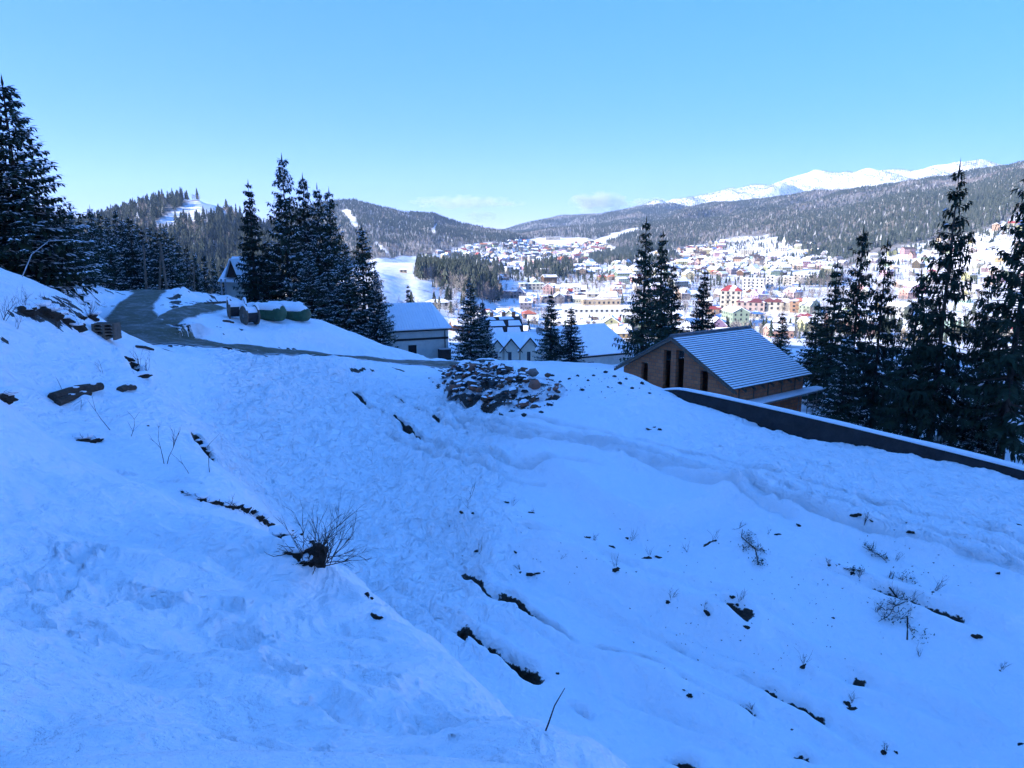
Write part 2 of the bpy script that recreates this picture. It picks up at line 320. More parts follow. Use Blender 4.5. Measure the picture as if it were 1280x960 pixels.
# soft crests on the spoil heaps
def crest(pp, hh, wd):
    global H0
    d, s, sd = seg_dist(x, y, smooth_line(wpoly(pp), 5)); Ls = s.max()
    H0 += hh * np.exp(-(d / wd) ** 2) * sstep(0, 1.0, s) * (1 - sstep(Ls - 1.0, Ls, s))
def terrace(pp, hh, wd, reach):
    global H0
    pts = smooth_line(wpoly(pp), 5); d, s, sd = seg_dist(x, y, pts); Ls = s.max(); ac_ = np.concatenate([[0], np.cumsum([math.dist(a, b) for a, b in zip(pts[:-1], pts[1:])])])
    cs = np.hypot(x, y) < np.hypot(np.interp(s, ac_, [p[0] for p in pts]), np.interp(s, ac_, [p[1] for p in pts])); sg = np.where(cs, -d, d) + .25 * vnoise(x / 1.2, y / 1.2, 63)
    H0 += hh * (sstep(-wd, wd, sg) - .5) * np.exp(-(d / reach) ** 2) * sstep(0, 1.6, s) * (1 - sstep(Ls - 1.6, Ls, s))
terrace([(640,560),(690,588),(735,622),(770,645),(810,660),(850,650),(900,630),(960,602)], .5, .32, 2.2)
terrace([(620,690),(700,705),(745,725),(800,755),(900,790),(1000,822)], .6, .3, 2.0)
terrace([(560,640),(590,668),(620,720)], .7, .35, 1.8)
terrace([(960,625),(1100,668),(1290,722)], .35, .35, 2.2)
terrace([(690,840),(760,850),(850,880),(960,930)], .6, .28, 1.5)
crest([(650,566),(690,590),(735,622),(770,645),(810,660),(850,648),(900,628),(960,602)], 0.22, 0.42)
crest([(640,690),(700,705),(745,725),(800,755),(900,790),(980,815)], 0.36, 0.45)
crest([(700,552),(820,578),(960,622),(1100,668),(1290,724)], 0.14, 0.55)
crest([(690,560),(740,545),(790,560)], 0.10, 0.35)
# snow surface: lumpy trampled basin, smoother slopes, wind-crusted foreground
pxg, pyg = proj(x, y, H0)
basin = (1 - sstep(560, 700, pxg)) * sstep(10, 20, r) * (1 - sstep(38, 48, r)) * sstep(230, 330, pxg)
upper = sstep(700, 1000, pxg) * (1 - sstep(700, 730, pyg + (1280 - pxg) * 0.32)) * sstep(14, 20, r) * (1 - sstep(42, 50, r))
fore = 1 - sstep(7, 11, r)
H0 += 0.30 * fbm(x / 0.62, y / 0.9, 3, 41) * (0.16 + np.clip(basin + 0.6 * upper, 0, 1)) * (1 - 0.8 * fore)
H0 += (0.07 * fbm(x / 0.24, y / 0.34, 2, 42)) * np.clip(basin + .6 * upper + .25, 0, 1) * (1 - .7 * fore)
H0 += 0.22 * fbm(x / 3.2, y / 3.2, 3, 43) * (1 - 0.6 * fore)
H0 += (0.19 * fbm(x / 1.15 + 0.3 * y, y / 0.8, 3, 45) + 0.07 * fbm(x / 0.33, y / 0.24, 4, 47) + 0.06 * (0.5 - np.abs(vnoise(x / 0.9 + 0.5 * vnoise(x, y, 53), y / 0.55, 51)) * 2)) * fore
sl = sstep(15, 19, r) * (1 - sstep(30, 36, r)) * (pxg < 320) * (pyg < 600)
H0 += 0.16 * fbm(x / 0.9, y / 0.9, 3, 49) * sl
# hollow in the basin
g = ground(484, 577); e = ((x - g.x) / 1.3) ** 2 + ((y - g.y) / 1.5) ** 2; H0 += -0.42 * np.exp(-e ** 1.5)
# footprints in the foreground and along the bank
def dent(px_, py_, lx, ly, dep, ang=0.0):
    global H0
    g = ground(px_, py_)
    if g is None: return
    c, s = math.cos(ang), math.sin(ang); X = (x - g.x) * c + (y - g.y) * s; Y = -(x - g.x) * s + (y - g.y) * c
    e = (X / lx) ** 2 + (Y / ly) ** 2
    e = e * (1 + 1.2 * vnoise(x / 0.11, y / 0.11, 59) + 0.9 * vnoise(x / 0.05, y / 0.05, 61)); H0 += -dep * np.exp(-np.clip(e, 0, 9) ** 2) + 0.22 * dep * np.exp(-((np.sqrt(np.clip(e, 0, 99)) - 1.35) / 0.3) ** 2)
for p in [(68,735,.08,.26,.13,.1),(108,695,.07,.20,.12,.2),(175,745,.24,.09,.09,.3),(262,755,.16,.08,.10,.2),(292,778,.14,.09,.10,-.2),(290,700,.16,.08,.07,.4),
          (105,778,.14,.08,.08,.1),(280,815,.12,.09,.07,.5),(355,850,.07,.16,.12,.5),(385,920,.06,.14,.12,.4),(15,765,.2,.05,.08,.5),(445,840,.10,.16,.06,-.6),(330,700,.14,.10,.06,.1),(210,810,.2,.1,.06,.1),
          (225,600,.2,.1,.08,0),(160,590,.12,.1,.07,0),(530,850,.08,.14,.05,.6),(560,900,.07,.14,.06,.5),(600,880,.06,.12,.05,.5),(540,890,.08,.2,.06,.6),(310,900,.15,.1,.06,.2),(420,880,.08,.16,.05,.5)]:
    dent(*p)
for k in range(40):
    dent(rnd.uniform(20, 620), rnd.uniform(640, 940), rnd.uniform(.02, .07), rnd.uniform(.05, .12), rnd.uniform(.015, .045), rnd.uniform(.2, 1.0))
# bare earth and dead litter breaking through on the left bank, by the road edge and round the rubble
def patch(px_, py_, sx, sy, thr, seed):
    global S0
    g = ground(px_, py_)
    if g is None: return
    e = ((pxg - px_) / sx) ** 2 + ((pyg - py_) / sy) ** 2
    n = fbm(x / 0.55, y / 0.55, 4, seed)
    S0 = np.maximum(S0, sstep(thr, thr + 0.12, n - 0.5 * e) * (e < 3) * 1.1)
for p in [(60,390,48,16,-.25,201),(20,395,20,10,.0,203),(100,398,14,10,.0,205),(72,402,36,10,-.22,207),(132,408,10,8,.1,208),(5,430,8,12,.0,209),(5,497,8,10,-.05,210),(215,436,45,7,.22,211),(285,412,30,8,.25,213),(620,487,75,32,.02,215),(250,378,20,5,.0,217),
          (470,462,70,5,.05,219),(560,462,30,6,-.1,221),(228,385,12,9,.15,223),(775,470,60,25,.42,225),(330,447,40,6,.25,229),(420,460,30,6,.3,231),(185,365,14,10,.1,233)]:
    patch(*p)
S0 = np.maximum(S0, 0.9 * sstep(0.10, 0.22, fbm(x / 0.8, y / 0.8, 3, 240) - np.abs(dR - 2.2) / 2.2 + 0.05))
LUMP = np.full_like(HN, .12); LUMP[sub] = np.clip(.26 + basin + .6 * upper + .35 * sl + .15 * fore, 0, 1)
PACK_SHADE = np.zeros_like(HN); PACK_SHADE[sub] = PK0
HN[sub] = H0; SOIL[sub] = S0

# ------------------------------------------------------------------ materials
def newmat(name):
    m = bpy.data.materials.new(name); m.use_nodes = True; t = m.node_tree; b = t.nodes['Principled BSDF']; return m, t, b
def N(t, ty, **kw):
    n = t.nodes.new(ty)
    for k, v in kw.items(): setattr(n, k, v)
    return n
def ramp(t, fac, stops):
    c = t.nodes.new('ShaderNodeValToRGB'); e = c.color_ramp.elements
    e[0].position, e[0].color = stops[0][0], (*stops[0][1], 1); e[1].position, e[1].color = stops[-1][0], (*stops[-1][1], 1)
    for p, cc in stops[1:-1]:
        q = e.new(p); q.color = (*cc, 1)
    t.links.new(fac, c.inputs[0]); return c
def noise(t, scale, detail=4, rough=0.6, coord=None, dist=0.0):
    n = t.nodes.new('ShaderNodeTexNoise'); n.inputs['Scale'].default_value = scale; n.inputs['Detail'].default_value = detail
    n.inputs['Roughness'].default_value = rough; n.inputs['Distortion'].default_value = dist
    if coord is not None: t.links.new(coord, n.inputs['Vector'])
    return n
def bump(t, h, strength, dist, b, prev=None):
    n = t.nodes.new('ShaderNodeBump'); n.inputs['Strength'].default_value = strength; n.inputs['Distance'].default_value = dist
    t.links.new(h, n.inputs['Height'])
    if prev is not None: t.links.new(prev, n.inputs['Normal'])
    if b is not None: t.links.new(n.outputs[0], b.inputs['Normal'])
    return n.outputs[0]
def mixc(t, f, a, bb):
    m = t.nodes.new('ShaderNodeMix'); m.data_type = 'RGBA'
    for s, v in ((0, f), (6, a), (7, bb)):
        if isinstance(v, (tuple, list)): m.inputs[s].default_value = (*v, 1)
        elif isinstance(v, (int, float)): m.inputs[s].default_value = v
        else: t.links.new(v, m.inputs[s])
    return m.outputs[2]
def simple(name, c, rough=0.7, var=0.25, scale=3.0, bmp=0.0, bscale=None, metal=0.0, spec=0.3):
    m, t, b = newmat(name); tc = N(t, 'ShaderNodeTexCoord')
    n = noise(t, scale, 5, 0.65, tc.outputs['Object'])
    lo = tuple(v * (1 - var) for v in c); hi = tuple(min(1, v * (1 + var)) for v in c)
    cr = ramp(t, n.outputs[0], [(0.3, lo), (0.7, hi)]); t.links.new(cr.outputs[0], b.inputs['Base Color'])
    b.inputs['Roughness'].default_value = rough; b.inputs['Metallic'].default_value = metal; b.inputs['Specular IOR Level'].default_value = spec
    if bmp:
        n2 = noise(t, bscale or scale * 4, 4, 0.6, tc.outputs['Object']); bump(t, n2.outputs[0], bmp, 0.05, b)
    return m
SNOWC = (0.86, 0.88, 0.91)
def mat_ground():
    m, t, b = newmat('snow_ground'); geo = N(t, 'ShaderNodeNewGeometry'); P = geo.outputs['Position']
    at_ = N(t, 'ShaderNodeAttribute', attribute_name='soil')
    n1 = noise(t, 9.0, 5, 0.6, P); n2 = noise(t, 1.3, 4, 0.5, P); n3 = noise(t, 60, 3, 0.7, P)
    soil = ramp(t, n1.outputs[0], [(0.3, (0.012, 0.010, 0.008)), (0.55, (0.035, 0.027, 0.018)), (0.75, (0.075, 0.058, 0.036))])
    snow = ramp(t, n2.outputs[0], [(0.3, (0.91, 0.93, 0.95)), (0.7, (0.95, 0.96, 0.97))])
    ad = N(t, 'ShaderNodeMath', operation='MULTIPLY_ADD'); t.links.new(n1.outputs[0], ad.inputs[0]); ad.inputs[1].default_value = 0.9
    sb = N(t, 'ShaderNodeMath', operation='ADD'); t.links.new(at_.outputs['Fac'], sb.inputs[0]); sb.inputs[1].default_value = -0.45
    t.links.new(sb.outputs[0], ad.inputs[2])
    mr = N(t, 'ShaderNodeMapRange'); mr.interpolation_type = 'SMOOTHSTEP'; t.links.new(ad.outputs[0], mr.inputs[0]); mr.inputs[1].default_value = 0.50; mr.inputs[2].default_value = 0.62
    pk = N(t, 'ShaderNodeAttribute', attribute_name='packed'); c_p = mixc(t, pk.outputs['Fac'], snow.outputs[0], (0.50, 0.50, 0.49))  # greyer ruts: packed snow, and shade painted in where relief shading is weak
    c = mixc(t, mr.outputs[0], c_p, soil.outputs[0]); t.links.new(c, b.inputs['Base Color'])
    b.inputs['Roughness'].default_value = 0.62; b.inputs['Specular IOR Level'].default_value = 0.25
    lu = N(t, 'ShaderNodeAttribute', attribute_name='lumpy'); mpv = N(t, 'ShaderNodeMapping'); mpv.inputs['Scale'].default_value = (1.0, .62, 1.0); t.links.new(P, mpv.inputs[0])
    n4 = noise(t, 2.6, 3, 0.55, mpv.outputs[0], 0.6); bn = t.nodes.new('ShaderNodeBump'); bn.inputs['Distance'].default_value = 0.5; t.links.new(lu.outputs['Fac'], bn.inputs['Strength']); t.links.new(n4.outputs[0], bn.inputs['Height'])
    p = bump(t, n2.outputs[0], 0.7, 0.20, None, bn.outputs[0]); p = bump(t, n1.outputs[0], 0.7, 0.06, None, p); bump(t, n3.outputs[0], 0.6, 0.018, b, p)
    return m
def mat_valley():
    m, t, b = newmat('snow_valley'); geo = N(t, 'ShaderNodeNewGeometry'); P = geo.outputs['Position']
    at_ = N(t, 'ShaderNodeAttribute', attribute_name='forest')
    n1 = noise(t, 0.06, 6, 0.7, P); n2 = noise(t, 0.012, 4, 0.6, P)
    fl = ramp(t, n1.outputs[0], [(0.35, (0.06, 0.055, 0.045)), (0.6, (0.17, 0.155, 0.14)), (0.8, (0.36, 0.35, 0.34))])
    sn = ramp(t, n1.outputs[0], [(0.30, (0.30, 0.27, 0.23)), (0.44, (0.78, 0.78, 0.78)), (0.6, (0.87, 0.88, 0.90))])
    c = mixc(t, at_.outputs['Fac'], sn.outputs[0], fl.outputs[0]); t.links.new(c, b.inputs['Base Color'])
    b.inputs['Roughness'].default_value = 0.8; b.inputs['Specular IOR Level'].default_value = 0.1
    bump(t, n1.outputs[0], 0.6, 3.0, b); return m
def mat_road():
    m, t, b = newmat('muddy_road'); geo = N(t, 'ShaderNodeNewGeometry'); P = geo.outputs['Position']
    at_ = N(t, 'ShaderNodeAttribute', attribute_name='across')
    n1 = noise(t, 0.9, 6, 0.65, P); n2 = noise(t, 7, 5, 0.7, P)
    c1 = ramp(t, n1.outputs[0], [(0.3, (0.045, 0.042, 0.022)), (0.6, (0.105, 0.098, 0.055)), (0.8, (0.20, 0.185, 0.125))])
    wv = N(t, 'ShaderNodeMath', operation='MULTIPLY_ADD'); t.links.new(n2.outputs[0], wv.inputs[0]); wv.inputs[1].default_value = 0.7; t.links.new(at_.outputs['Fac'], wv.inputs[2])
    mr = N(t, 'ShaderNodeMapRange'); t.links.new(wv.outputs[0], mr.inputs[0]); mr.inputs[1].default_value = 1.12; mr.inputs[2].default_value = 1.35
    n5 = noise(t, 2.2, 5, 0.7, P, 1.5); sl5 = N(t, 'ShaderNodeMapRange'); t.links.new(n5.outputs[0], sl5.inputs[0]); sl5.inputs[1].default_value = .54; sl5.inputs[2].default_value = .74; sl5.inputs[4].default_value = .55
    c0 = mixc(t, sl5.outputs[0], c1.outputs[0], (0.42, 0.43, 0.43)); c = mixc(t, mr.outputs[0], c0, (0.78, 0.80, 0.83)); t.links.new(c, b.inputs['Base Color'])
    rr = ramp(t, n1.outputs[0], [(0.35, (0.35,) * 3), (0.6, (0.85,) * 3)]); t.links.new(rr.outputs[0], b.inputs['Roughness'])
    b.inputs['Specular IOR Level'].default_value = 0.3
    p = bump(t, n1.outputs[0], 0.5, 0.12, None); bump(t, n2.outputs[0], 0.6, 0.05, b, p); return m
def mat_objcol(name, rough=0.8, snow=None, bmp=0.0):
    """paint colour comes from each object's own colour; snow (lo, hi) covers part of it"""
    m, t, b = newmat(name); oi = N(t, 'ShaderNodeObjectInfo'); geo = N(t, 'ShaderNodeNewGeometry')
    n = noise(t, 0.5, 5, 0.65, geo.outputs['Position']); n2 = noise(t, 0.13, 3, 0.6, geo.outputs['Position'])
    hsn = N(t, 'ShaderNodeHueSaturation'); t.links.new(oi.outputs['Color'], hsn.inputs['Color'])
    mr = N(t, 'ShaderNodeMapRange'); t.links.new(n.outputs[0], mr.inputs[0]); mr.inputs[3].default_value = 0.75; mr.inputs[4].default_value = 1.2
    t.links.new(mr.outputs[0], hsn.inputs['Value']); c = hsn.outputs[0]
    if snow:
        m2 = N(t, 'ShaderNodeMapRange'); m2.interpolation_type = 'SMOOTHSTEP'
        t.links.new(n2.outputs[0], m2.inputs[0]); m2.inputs[1].default_value = snow[0]; m2.inputs[2].default_value = snow[1]
        c = mixc(t, m2.outputs[0], c, SNOWC)
    t.links.new(c, b.inputs['Base Color']); b.inputs['Roughness'].default_value = rough; b.inputs['Specular IOR Level'].default_value = 0.25
    if bmp: bump(t, n.outputs[0], bmp, 0.05, b)
    return m
def mat_attrcol(name):
    m, t, b = newmat(name); a = N(t, 'ShaderNodeAttribute', attribute_name='paint'); geo = N(t, 'ShaderNodeNewGeometry')
    n = noise(t, 0.4, 4, 0.6, geo.outputs['Position']); h = N(t, 'ShaderNodeHueSaturation'); t.links.new(a.outputs['Color'], h.inputs['Color'])
    mr = N(t, 'ShaderNodeMapRange'); t.links.new(n.outputs[0], mr.inputs[0]); mr.inputs[3].default_value = 0.75; mr.inputs[4].default_value = 1.2
    t.links.new(mr.outputs[0], h.inputs['Value']); t.links.new(h.outputs[0], b.inputs['Base Color']); b.inputs['Roughness'].default_value = 0.85; return m
def mat_tree(name, lo, hi, rough=0.85):
    m, t, b = newmat(name); oi = N(t, 'ShaderNodeObjectInfo'); geo = N(t, 'ShaderNodeNewGeometry')
    n = noise(t, 1.7, 3, 0.6, geo.outputs['Position'])
    ad = N(t, 'ShaderNodeMath', operation='ADD'); t.links.new(oi.outputs['Random'], ad.inputs[0]); t.links.new(n.outputs[0], ad.inputs[1])
    hf = N(t, 'ShaderNodeMath', operation='MULTIPLY'); t.links.new(ad.outputs[0], hf.inputs[0]); hf.inputs[1].default_value = 0.5
    c = ramp(t, hf.outputs[0], [(0.25, lo), (0.75, hi)]); t.links.new(c.outputs[0], b.inputs['Base Color'])
    b.inputs['Roughness'].default_value = rough; b.inputs['Specular IOR Level'].default_value = 0.15; return m
def mat_brick():
    m, t, b = newmat('clay_block_wall'); tc = N(t, 'ShaderNodeTexCoord'); sp = N(t, 'ShaderNodeSeparateXYZ'); t.links.new(tc.outputs['Object'], sp.inputs[0])
    ad = N(t, 'ShaderNodeMath', operation='ADD'); t.links.new(sp.outputs[0], ad.inputs[0]); t.links.new(sp.outputs[1], ad.inputs[1])
    cb = N(t, 'ShaderNodeCombineXYZ'); t.links.new(ad.outputs[0], cb.inputs[0]); t.links.new(sp.outputs[2], cb.inputs[1])
    br = N(t, 'ShaderNodeTexBrick'); t.links.new(cb.outputs[0], br.inputs['Vector']); br.inputs['Scale'].default_value = 1.0
    br.inputs['Brick Width'].default_value = 0.40; br.inputs['Row Height'].default_value = 0.25; br.inputs['Mortar Size'].default_value = 0.018
    br.inputs['Color1'].default_value = (0.42, 0.13, 0.05, 1); br.inputs['Color2'].default_value = (0.52, 0.19, 0.08, 1); br.inputs['Mortar'].default_value = (0.14, 0.115, 0.095, 1)
    n = noise(t, 1.2, 5, 0.7, tc.outputs['Object']); c = mixc(t, 0.22, br.outputs[0], ramp(t, n.outputs[0], [(0.3, (0.16, 0.055, 0.025)), (0.75, (0.42, 0.18, 0.09))]).outputs[0])
    t.links.new(c, b.inputs['Base Color']); b.inputs['Roughness'].default_value = 0.9; bump(t, br.outputs['Fac'], -0.6, 0.02, b); return m
def mat_glass(name='window_glass', c=(0.03, 0.035, 0.045)):
    m, t, b = newmat(name); b.inputs['Base Color'].default_value = (*c, 1); b.inputs['Roughness'].default_value = 0.12; b.inputs['Specular IOR Level'].default_value = 0.5; return m
M = dict(
 ground=mat_ground(), valley=mat_valley(), road=mat_road(),
 snow=simple('lying_snow', SNOWC, 0.65, 0.04, 1.5, 0.3, 6, spec=0.2),
 wall=mat_objcol('painted_wall', 0.85), roof=mat_objcol('snowy_roof', 0.6, (0.34, 0.50)), roofbare=mat_objcol('sheet_roof', 0.5, (0.50, 0.62)),
 paint=mat_attrcol('town_paint'), glass=mat_glass(), brick=mat_brick(),
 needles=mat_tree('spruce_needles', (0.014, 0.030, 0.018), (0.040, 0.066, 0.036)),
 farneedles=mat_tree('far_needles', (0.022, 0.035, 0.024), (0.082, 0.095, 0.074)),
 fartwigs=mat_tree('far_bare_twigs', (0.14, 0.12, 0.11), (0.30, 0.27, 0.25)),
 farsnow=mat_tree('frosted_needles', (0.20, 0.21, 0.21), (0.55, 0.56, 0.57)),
 bark=simple('bark', (0.055, 0.042, 0.032), 0.95, 0.4, 6, 0.8, 20), twig=simple('bare_twig', (0.05, 0.032, 0.024), 0.9, 0.4, 8),
 wood=simple('weathered_timber', (0.13, 0.10, 0.075), 0.9, 0.35, 4, 0.4, 25), darkwood=simple('dark_timber', (0.035, 0.024, 0.020), 0.85, 0.35, 4, 0.3, 20),
 plaster=simple('off_white_plaster', (0.50, 0.49, 0.44), 0.9, 0.10, 2, 0.2, 30), cream=simple('cream_plaster', (0.55, 0.50, 0.40), 0.9, 0.1, 2), concrete=simple('concrete', (0.22, 0.22, 0.21), 0.9, 0.25, 2, 0.4, 12),
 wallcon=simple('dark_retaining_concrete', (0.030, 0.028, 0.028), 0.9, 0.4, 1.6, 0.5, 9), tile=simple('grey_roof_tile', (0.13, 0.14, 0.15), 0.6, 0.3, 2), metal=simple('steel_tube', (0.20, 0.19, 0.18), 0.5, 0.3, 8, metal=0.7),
 tank=simple('green_tank_plastic', (0.030, 0.085, 0.045), 0.55, 0.35, 2, 0.2, 10), soil=simple('clod_soil', (0.045, 0.031, 0.020), 0.95, 0.5, 9, 0.8, 30),
 stone=mat_objcol('rubble_stone', 0.9, None, 0.7), dark=simple('dark_interior', (0.012, 0.010, 0.010), 0.9, 0.2, 2), black=simple('black_rubber', (0.02, 0.02, 0.022), 0.6, 0.2, 3), frost=simple('snow_dusted_timber', (0.42, 0.42, 0.43), 0.85, 0.4, 7),
)

# ------------------------------------------------------------------ mesh helpers
def link(o, parent=None):
    col.objects.link(o)
    if parent is not None: o.parent = parent
    return o
def tag(o, label=None, cat=None, group=None, kind=None):
    for k, v in (('label', label), ('category', cat), ('group', group), ('kind', kind)):
        if v: o[k] = v
    return o
def empty(name, loc, rz=0, label=None, cat=None, group=None):
    o = bpy.data.objects.new(name, None); col.objects.link(o); o.location = loc; o.rotation_euler = (0, 0, rz); o.empty_display_size = 0.3
    return tag(o, label, cat, group)
class MB:
    def __init__(s): s.v = []; s.f = []
    def quad(s, a, b, c, d): n = len(s.v); s.v += [tuple(a), tuple(b), tuple(c), tuple(d)]; s.f.append((n, n + 1, n + 2, n + 3)); return s
    def poly(s, pts): n = len(s.v); s.v += [tuple(p) for p in pts]; s.f.append(tuple(range(n, n + len(pts)))); return s
    def box(s, x0, x1, y0, y1, z0, z1):
        n = len(s.v); s.v += [(x0, y0, z0), (x1, y0, z0), (x1, y1, z0), (x0, y1, z0), (x0, y0, z1), (x1, y0, z1), (x1, y1, z1), (x0, y1, z1)]
        s.f += [(n + 3, n + 2, n + 1, n), (n + 4, n + 5, n + 6, n + 7), (n, n + 1, n + 5, n + 4), (n + 1, n + 2, n + 6, n + 5), (n + 2, n + 3, n + 7, n + 6), (n + 3, n, n + 4, n + 7)]; return s
    def prism(s, pts, off):                          # polygon extruded along off
        n = len(s.v); k = len(pts); off = Vector(off)
        s.v += [tuple(p) for p in pts] + [tuple(Vector(p) + off) for p in pts]
        s.f += [tuple(range(n + k - 1, n - 1, -1)), tuple(range(n + k, n + 2 * k))]
        s.f += [(n + i, n + (i + 1) % k, n + k + (i + 1) % k, n + k + i) for i in range(k)]; return s
    def slab(s, a, b, c, d, th):                     # quad with thickness downwards along its normal
        a, b, c, d = map(Vector, (a, b, c, d)); nrm = (b - a).cross(d - a).normalized() * -th
        return s.prism([a, b, c, d], nrm)
    def tube(s, pts, rad, seg=6, cap=True):
        pts = [Vector(p) for p in pts]; k = len(pts); n0 = len(s.v)
        rad = rad if isinstance(rad, (list, tuple)) else [rad] * k
        for i, p in enumerate(pts):
            d = (pts[min(i + 1, k - 1)] - pts[max(i - 1, 0)]).normalized()
            a = d.orthogonal().normalized() if i == 0 else (pa - d * pa.dot(d)).normalized(); pa = a; b = d.cross(a)
            for j in range(seg):
                t = 2 * math.pi * j / seg; s.v.append(tuple(p + (a * math.cos(t) + b * math.sin(t)) * rad[i]))
        for i in range(k - 1):
            for j in range(seg):
                s.f.append((n0 + i * seg + j, n0 + i * seg + (j + 1) % seg, n0 + (i + 1) * seg + (j + 1) % seg, n0 + (i + 1) * seg + j))
        if cap: s.f += [tuple(n0 + j for j in range(seg - 1, -1, -1)), tuple(n0 + (k - 1) * seg + j for j in range(seg))]
        return s
    def mesh(s, name, mat, smooth=False):
        me = bpy.data.meshes.new(name); me.from_pydata(s.v, [], s.f); me.update()
        if mat is not None: me.materials.append(mat)
        if smooth: me.polygons.foreach_set('use_smooth', [True] * len(me.polygons))
        return me
    def build(s, name, mat, parent=None, smooth=False):
        return link(bpy.data.objects.new(name, s.mesh(name, mat, smooth)), parent)
def np_mesh(name, V, F, mat, smooth=True, attrs=None):
    me = bpy.data.meshes.new(name); V = np.asarray(V, np.float32); F = np.asarray(F, np.int32); k = F.shape[1]
    me.vertices.add(len(V)); me.vertices.foreach_set('co', V.ravel()); me.loops.add(F.size); me.loops.foreach_set('vertex_index', F.ravel())
    me.polygons.add(len(F)); me.polygons.foreach_set('loop_start', np.arange(0, F.size, k, dtype=np.int32)); me.polygons.foreach_set('loop_total', np.full(len(F), k, np.int32))
    if smooth: me.polygons.foreach_set('use_smooth', np.ones(len(F), bool))
    me.update(); me.validate()
    for an, av in (attrs or {}).items():
        a = me.attributes.new(an, 'FLOAT', 'POINT'); a.data.foreach_set('value', np.asarray(av, np.float32).ravel())
    if mat is not None: me.materials.append(mat)
    return me
def grid_faces(n, m): 
    i, j = np.meshgrid(np.arange(n - 1), np.arange(m - 1), indexing='ij'); a = i * m + j
    return np.stack([a, a + 1, a + m + 1, a + m], -1).reshape(-1, 4)

# ------------------------------------------------------------------ ground, valley, mountains, road
V = np.stack([XN, YN, HN], -1).reshape(-1, 3); F = grid_faces(len(RN), NA)[:, ::-1]
V = np.vstack([V, [[0, 0, HN[0].mean()]]])
g_o = link(bpy.data.objects.new('ground', np_mesh('ground', V, F, M['ground'], True, {'soil': np.append(SOIL.ravel(), 0), 'lumpy': np.append(LUMP.ravel(), 0), 'packed': np.append(PACK_SHADE.ravel(), 0)}))); tag(g_o, 'snow covered ground of the building plot and bank', 'snow', kind='structure')
CLEAR = [[(183,285),(205,272),(236,252),(252,253),(268,251),(284,266),(268,271),(240,275),(215,282)], [(427,264),(437,262),(449,282),(440,284)], [(494,259),(514,264),(513,269),(494,265)],
         [(538,290),(545,279),(549,280),(543,291)], [(735,303),(770,290),(800,283),(805,287),(770,298),(742,311)], [(466,296),(478,310),(488,318),(484,320),(470,308)], [(470,325),(500,330),(525,345),(470,345)]]
YB = ([-200, 330, 345, 400, 470, 530, 560, 600, 640, 700, 740, 770, 800, 860, 900, 940, 985, 1040, 1060, 1100, 1150, 1190, 1240, 1280, 1400],
      [420, 420, 360, 338, 325, 318, 313, 304, 301, 297, 299, 311, 318, 309, 301, 294, 296, 318, 332, 318, 304, 296, 286, 262, 240])
def inpoly(px, py, poly):
    ins = np.zeros(px.shape, bool); n = len(poly)
    for i in range(n):
        (x1, y1), (x2, y2) = poly[i], poly[(i + 1) % n]
        c = ((y1 > py) != (y2 > py)) & (px < (x2 - x1) * (py - y1) / (y2 - y1 + 1e-9) + x1); ins ^= c
    return ins
def forest_mask(x, y, z):
    px, py = proj(x, y, z); r = np.hypot(x, y); jx = px + 5 * vnoise(x / 40, y / 40, 71); jy = py + 4 * vnoise(x / 40 + 50, y / 40, 72)
    f = (jy < np.interp(px, *YB)) & (r > 400) & (y > 0)
    for c in CLEAR: f &= ~inpoly(jx, jy, c)
    return f
FM = forest_mask(XF, YF, HF) * (np.hypot(XF, YF) < 5200)
VF = np.stack([XF, YF, HF], -1).reshape(-1, 3); FF = grid_faces(len(RF), len(AF))[:, ::-1]
rows = len(RF); split = int(np.searchsorted(RF, 1900)); nA = len(AF)
for nm, a, b, lab in (('valley', 0, split, 'snowy valley floor and slopes under the town'), ('mountains', split - 1, rows - 1, 'wooded mountain ranges with snowy crests beyond the town')):
    vv = VF[a * nA:(b + 1) * nA]; ff = grid_faces(b + 1 - a, nA)[:, ::-1]
    o = link(bpy.data.objects.new(nm, np_mesh(nm, vv, ff, M['valley'], True, {'forest': FM[a:b + 1] * 0.9}))); tag(o, lab, 'terrain', kind='structure')
def strip(name, line, hw0, lab, lift=0.03, hw1=None):
    L = smooth_line(line, 3); nC = 11; Vs = []; ac = []
    for i, p in enumerate(L):
        hw = hw0 if hw1 is None else hw0 + (hw1 - hw0) * float(sstep(.25, .6, i / len(L)))
        a = Vector(L[max(i - 1, 0)]); b = Vector(L[min(i + 1, len(L) - 1)]); d = (b - a).normalized(); nn = Vector((-d.y, d.x))
        for j in range(nC):
            u = -1 + 2 * j / (nC - 1); wv = hw * (1 + 0.22 * float(vnoise(p[0] / 2.2 + (9 if u > 0 else 0), p[1] / 2.2, 5)) + 0.12 * float(vnoise(p[0] / .6 + (9 if u > 0 else 0), p[1] / .6, 9)))
            q = Vector(p) + nn * u * wv; rut = -0.03 * math.exp(-((abs(u) - 0.45) / 0.14) ** 2) + 0.02 * float(vnoise(q.x / .5, q.y / .5, 15))
            Vs.append((q.x, q.y, hz1(q.x, q.y) + lift + rut + 0.03 * (1 - u * u))); ac.append(abs(u) ** 2)
    o = link(bpy.data.objects.new(name, np_mesh(name, Vs, grid_faces(len(L), nC), M['road'], True, {'across': ac}))); tag(o, lab, 'road', kind='structure')
strip('road', ROAD, 1.15, 'muddy thawed track curving downhill from the spruce wood', 0.05, 2.7)
strip('driveway', DRIVE, .85, 'slushy side track leading to the chalet', 0.045)
PATH = [(at(*p).x, at(*p).y) for p in [(1085,541,41),(1120,533,43.5),(1160,529,45.5),(1210,527,47)]]
strip('footpath', smooth_line(PATH), 0.6, 'trodden grey footpath beyond the retaining wall', 0.06)

